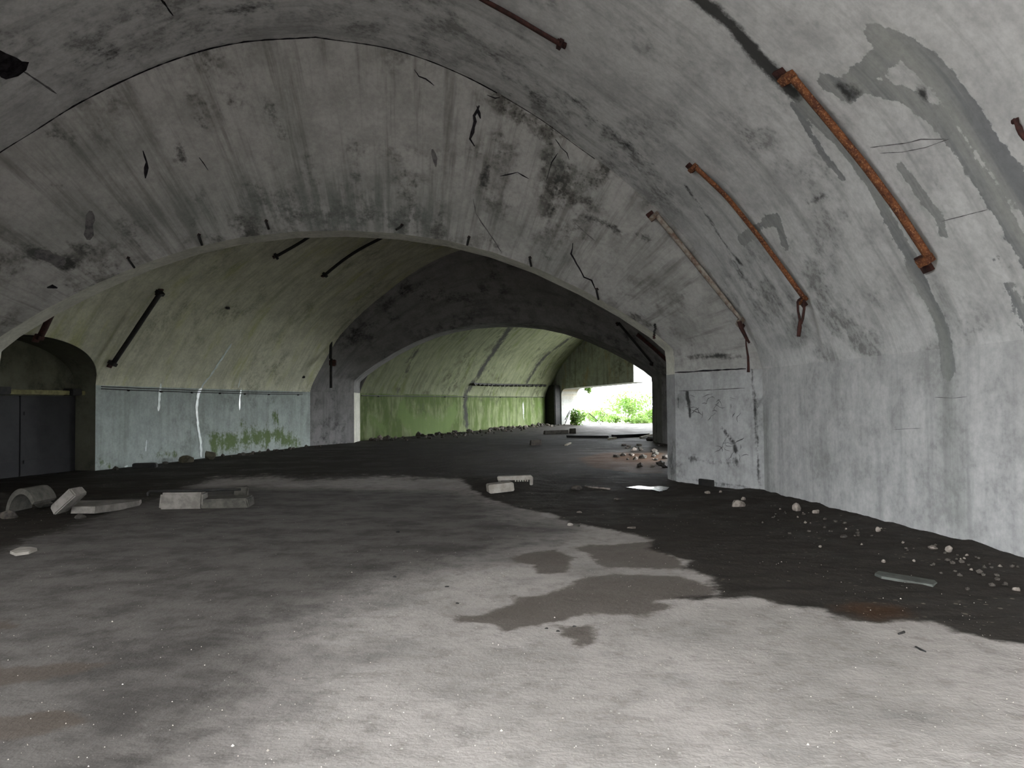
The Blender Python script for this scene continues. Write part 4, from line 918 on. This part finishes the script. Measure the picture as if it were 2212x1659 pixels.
def plank(x0, y0, x1, y1, w, th, label, mat, name='plank', cat='plank', lift=0.0):
    a, b = gp(x0, y0), gp(x1, y1); X = (b - a); L = X.length; X.normalize(); Y = Vector((-X.y, X.x, 0)).normalized(); Z = X.cross(Y); c = (a + b) / 2
    me = box_mesh(name, Vector((0, 0, th / 2 - 0.01 + lift)), X, Y, Z, L / 2, w / 2, th / 2, 0.01, 0.04, 3); o = new_obj(name, me, mat); o.location = c; tag(o, label, cat); return o
plank(1226, 945, 1318, 946, 0.35, 0.12, 'long black plank lying across the way to the exit', M_WOODD)
plank(1324, 946, 1400, 943, 0.30, 0.16, 'black plank continuing towards the exit boulders', M_WOODD)
plank(1383, 950, 1420, 941, 0.10, 0.10, 'bleached crooked branch lying before the exit boulders', M_PALEW, 'branch', 'branch', 0.05)
plank(1222, 963, 1232, 958, 0.10, 0.06, 'short bleached stick on the dark floor before the exit', M_PALEW, 'stick', 'stick')
plank(1315, 950, 1330, 948, 0.12, 0.10, 'pale chip of wood touching the black planks', M_PALEW, 'wood_chip', 'wood')
block(1172, 1234, 938, 929, 'pale concrete beam lying along the rubble left of the exit', M_BLOCK, 0.55, 0.12, name='fallen_beam', cat='beam', jit=.05)
block(1232, 1246, 937, 925, 'black squared beam end beside the leafy shoots', M_STONED, 0.55, 0.5, name='beam_end', cat='beam')

# ------------------------------------------------------------------ outside: stump, shoots and bushes
def leaf_cloud(name, c, rx, ry, rz, n, size, seed, hollow=0.3):
    r = random.Random(seed); v, f = [], []
    cl = [(Vector((r.gauss(0, .45), r.gauss(0, .45), r.gauss(0, .45))), r.uniform(.25, .5)) for _ in range(14)]
    for k in range(n):
        q, w = r.choice(cl); p = q + Vector((r.gauss(0, w), r.gauss(0, w), r.gauss(0, w))) * 0.6
        if p.length > 1.15: p = p.normalized() * r.uniform(.8, 1.15)
        p = Vector((p.x * rx, p.y * ry, p.z * rz)) + Vector(c)
        if p.z < 0: p.z = abs(p.z) * .5
        a = Vector((r.gauss(0, 1), r.gauss(0, 1), r.gauss(0, .6))).normalized(); b = a.orthogonal().normalized(); b = (Matrix.Rotation(r.uniform(0, 6.28), 3, a) @ b)
        L = size * r.uniform(.6, 1.3); m_ = a.cross(b) * 0.12 * L; i = len(v)
        v += [p, p + a * L * .5 + b * L * .28 + m_, p + a * L, p + a * L * .5 - b * L * .28 + m_]; f += [(i, i + 1, i + 2), (i, i + 2, i + 3)]
    return mesh(name, v, f)
def bush(px, depth, base_z, w, h_, label, seed, n=1500, size=.22, stems=5):
    d = ray(px, 874); d = Vector((d.x, d.y, 0)); c = d * (depth / d.y); c.z = base_z; r = random.Random(seed)
    root = empty('bush', c); tag(root, label, 'bush')
    me = leaf_cloud('foliage', (0, 0, h_ * .55), w / 2, w / 2, h_ * .5, n, size, seed); new_obj('foliage', me, M_LEAF, root)
    for k in range(stems):
        a = r.uniform(0, 6.28); e = Vector((math.cos(a) * w * r.uniform(.1, .35), math.sin(a) * w * r.uniform(.1, .35), h_ * r.uniform(.6, 1.0)))
        new_obj('stem', tube_mesh('stem', [Vector((0, 0, -.05)), e * .5 + Vector((r.uniform(-.1, .1), 0, .1)), e], 0.03, 5, None, 1, [1.3, 1, .4]), M_TWIG, root)
    return root
bush(1352, 68, -0.12, 4.4, 3.1, 'largest leafy bush in the middle of the bright exit', 1, 2600, .24)
bush(1300, 72, -0.12, 3.4, 1.5, 'low pale bush left of the largest bush outside', 2, 1300)
bush(1412, 63.5, -0.12, 2.4, 1.4, 'low yellowish bush right of the largest bush outside', 3, 1300)
bush(1448, 72, -0.12, 3.6, 1.9, 'bush outside partly hidden by the dark jamb', 4, 1400)
bush(1262, 78, -0.12, 3.5, 1.3, 'faint low bush far out behind the leafy shoots', 6, 900)
bush(1330, 64, -0.12, 2.2, 0.8, 'low tangle of weeds in front of the largest bush', 7, 900, .18)
bush(1378, 61.5, -0.12, 2.0, 0.7, 'low weeds along the sill near the exit boulders', 8, 900, .18)
rv = clip_to(np.array([[0., 60., 0.]]), a3, P3, nE)
stx = P3 + e3 * 2.6 + nE * 0.5
root = empty('tree_stump', (stx[0], stx[1], floor_z(*stx))); tag(root, 'short grey stump standing in the exit beside the lit reveal', 'stump')
new_obj('trunk', tube_mesh('trunk', [Vector((0, 0, -.03)), Vector((.02, 0, .45)), Vector((-.02, 0, .95))], 0.19, 9, None, 1, [1.2, 1, .9]), M_TWIG, root)
for k in range(3):
    new_obj('root_flare', rock_mesh('root_flare', (0.22 * math.cos(k * 2.1), .22 * math.sin(k * 2.1), 0), .16, .1, .15, 80 + k), M_TWIG, root)
sp = P3 + e3 * 3.4 - nE * 0.3
sp = P3 + e3 * 3.9 - nE * 0.2
root = empty('leafy_shoots', (sp[0], sp[1], floor_z(*sp))); tag(root, 'bright green shoots growing at the sill before the stump', 'plant')
new_obj('foliage', leaf_cloud('foliage', (0, 0, .5), .75, .6, .6, 420, .22, 31), M_LEAF, root)
for k in range(4): new_obj('stem', tube_mesh('stem', [Vector((0, 0, -.02)), Vector((.3 * math.cos(k * 1.7), .2 * math.sin(k * 1.7), .5)), Vector((.55 * math.cos(k * 1.7), .3 * math.sin(k * 1.7), .8))], .02, 5), M_TWIG, root)
iv = P3 + e3 * 2.6 + nE * (TH + 0.5)
root = empty('hanging_ivy', (iv[0], iv[1], 2.4)); tag(root, 'green ivy hanging beside the lit reveal of the exit', 'ivy')
new_obj('foliage', leaf_cloud('foliage', (0, 0, -1.1), .35, .35, 1.25, 420, .2, 41), M_LEAF, root)
new_obj('vine', tube_mesh('vine', [Vector((0, 0, .4)), Vector((.1, 0, -.6)), Vector((-.05, 0, -1.4)), Vector((.05, 0, -2.4))], .025, 5), M_TWIG, root)
for k, (a_, b_, lab) in enumerate((((1.95, 0.1), (2.3, 1.0), 'black stick leaning against the lit reveal, lower one'), ((1.95, 0.4), (2.35, 1.15), 'black stick leaning against the lit reveal, upper one'), ((4.9, 0.9), (6.0, 0.1), 'black stick slanting down beyond the stump'))):
    A_ = P3 + e3 * a_[0] + nE * 0.2; B_ = P3 + e3 * b_[0] + nE * 0.4
    A_ = Vector((A_[0], A_[1], a_[1])); B_ = Vector((B_[0], B_[1], b_[1])); o = new_obj('stick', tube_mesh('stick', [Vector(), (B_ - A_) * .5 + Vector((0, 0, .05)), B_ - A_], .035, 5, None, 1, [1, .9, .5]), M_WOODD); o.location = A_; tag(o, lab, 'stick')
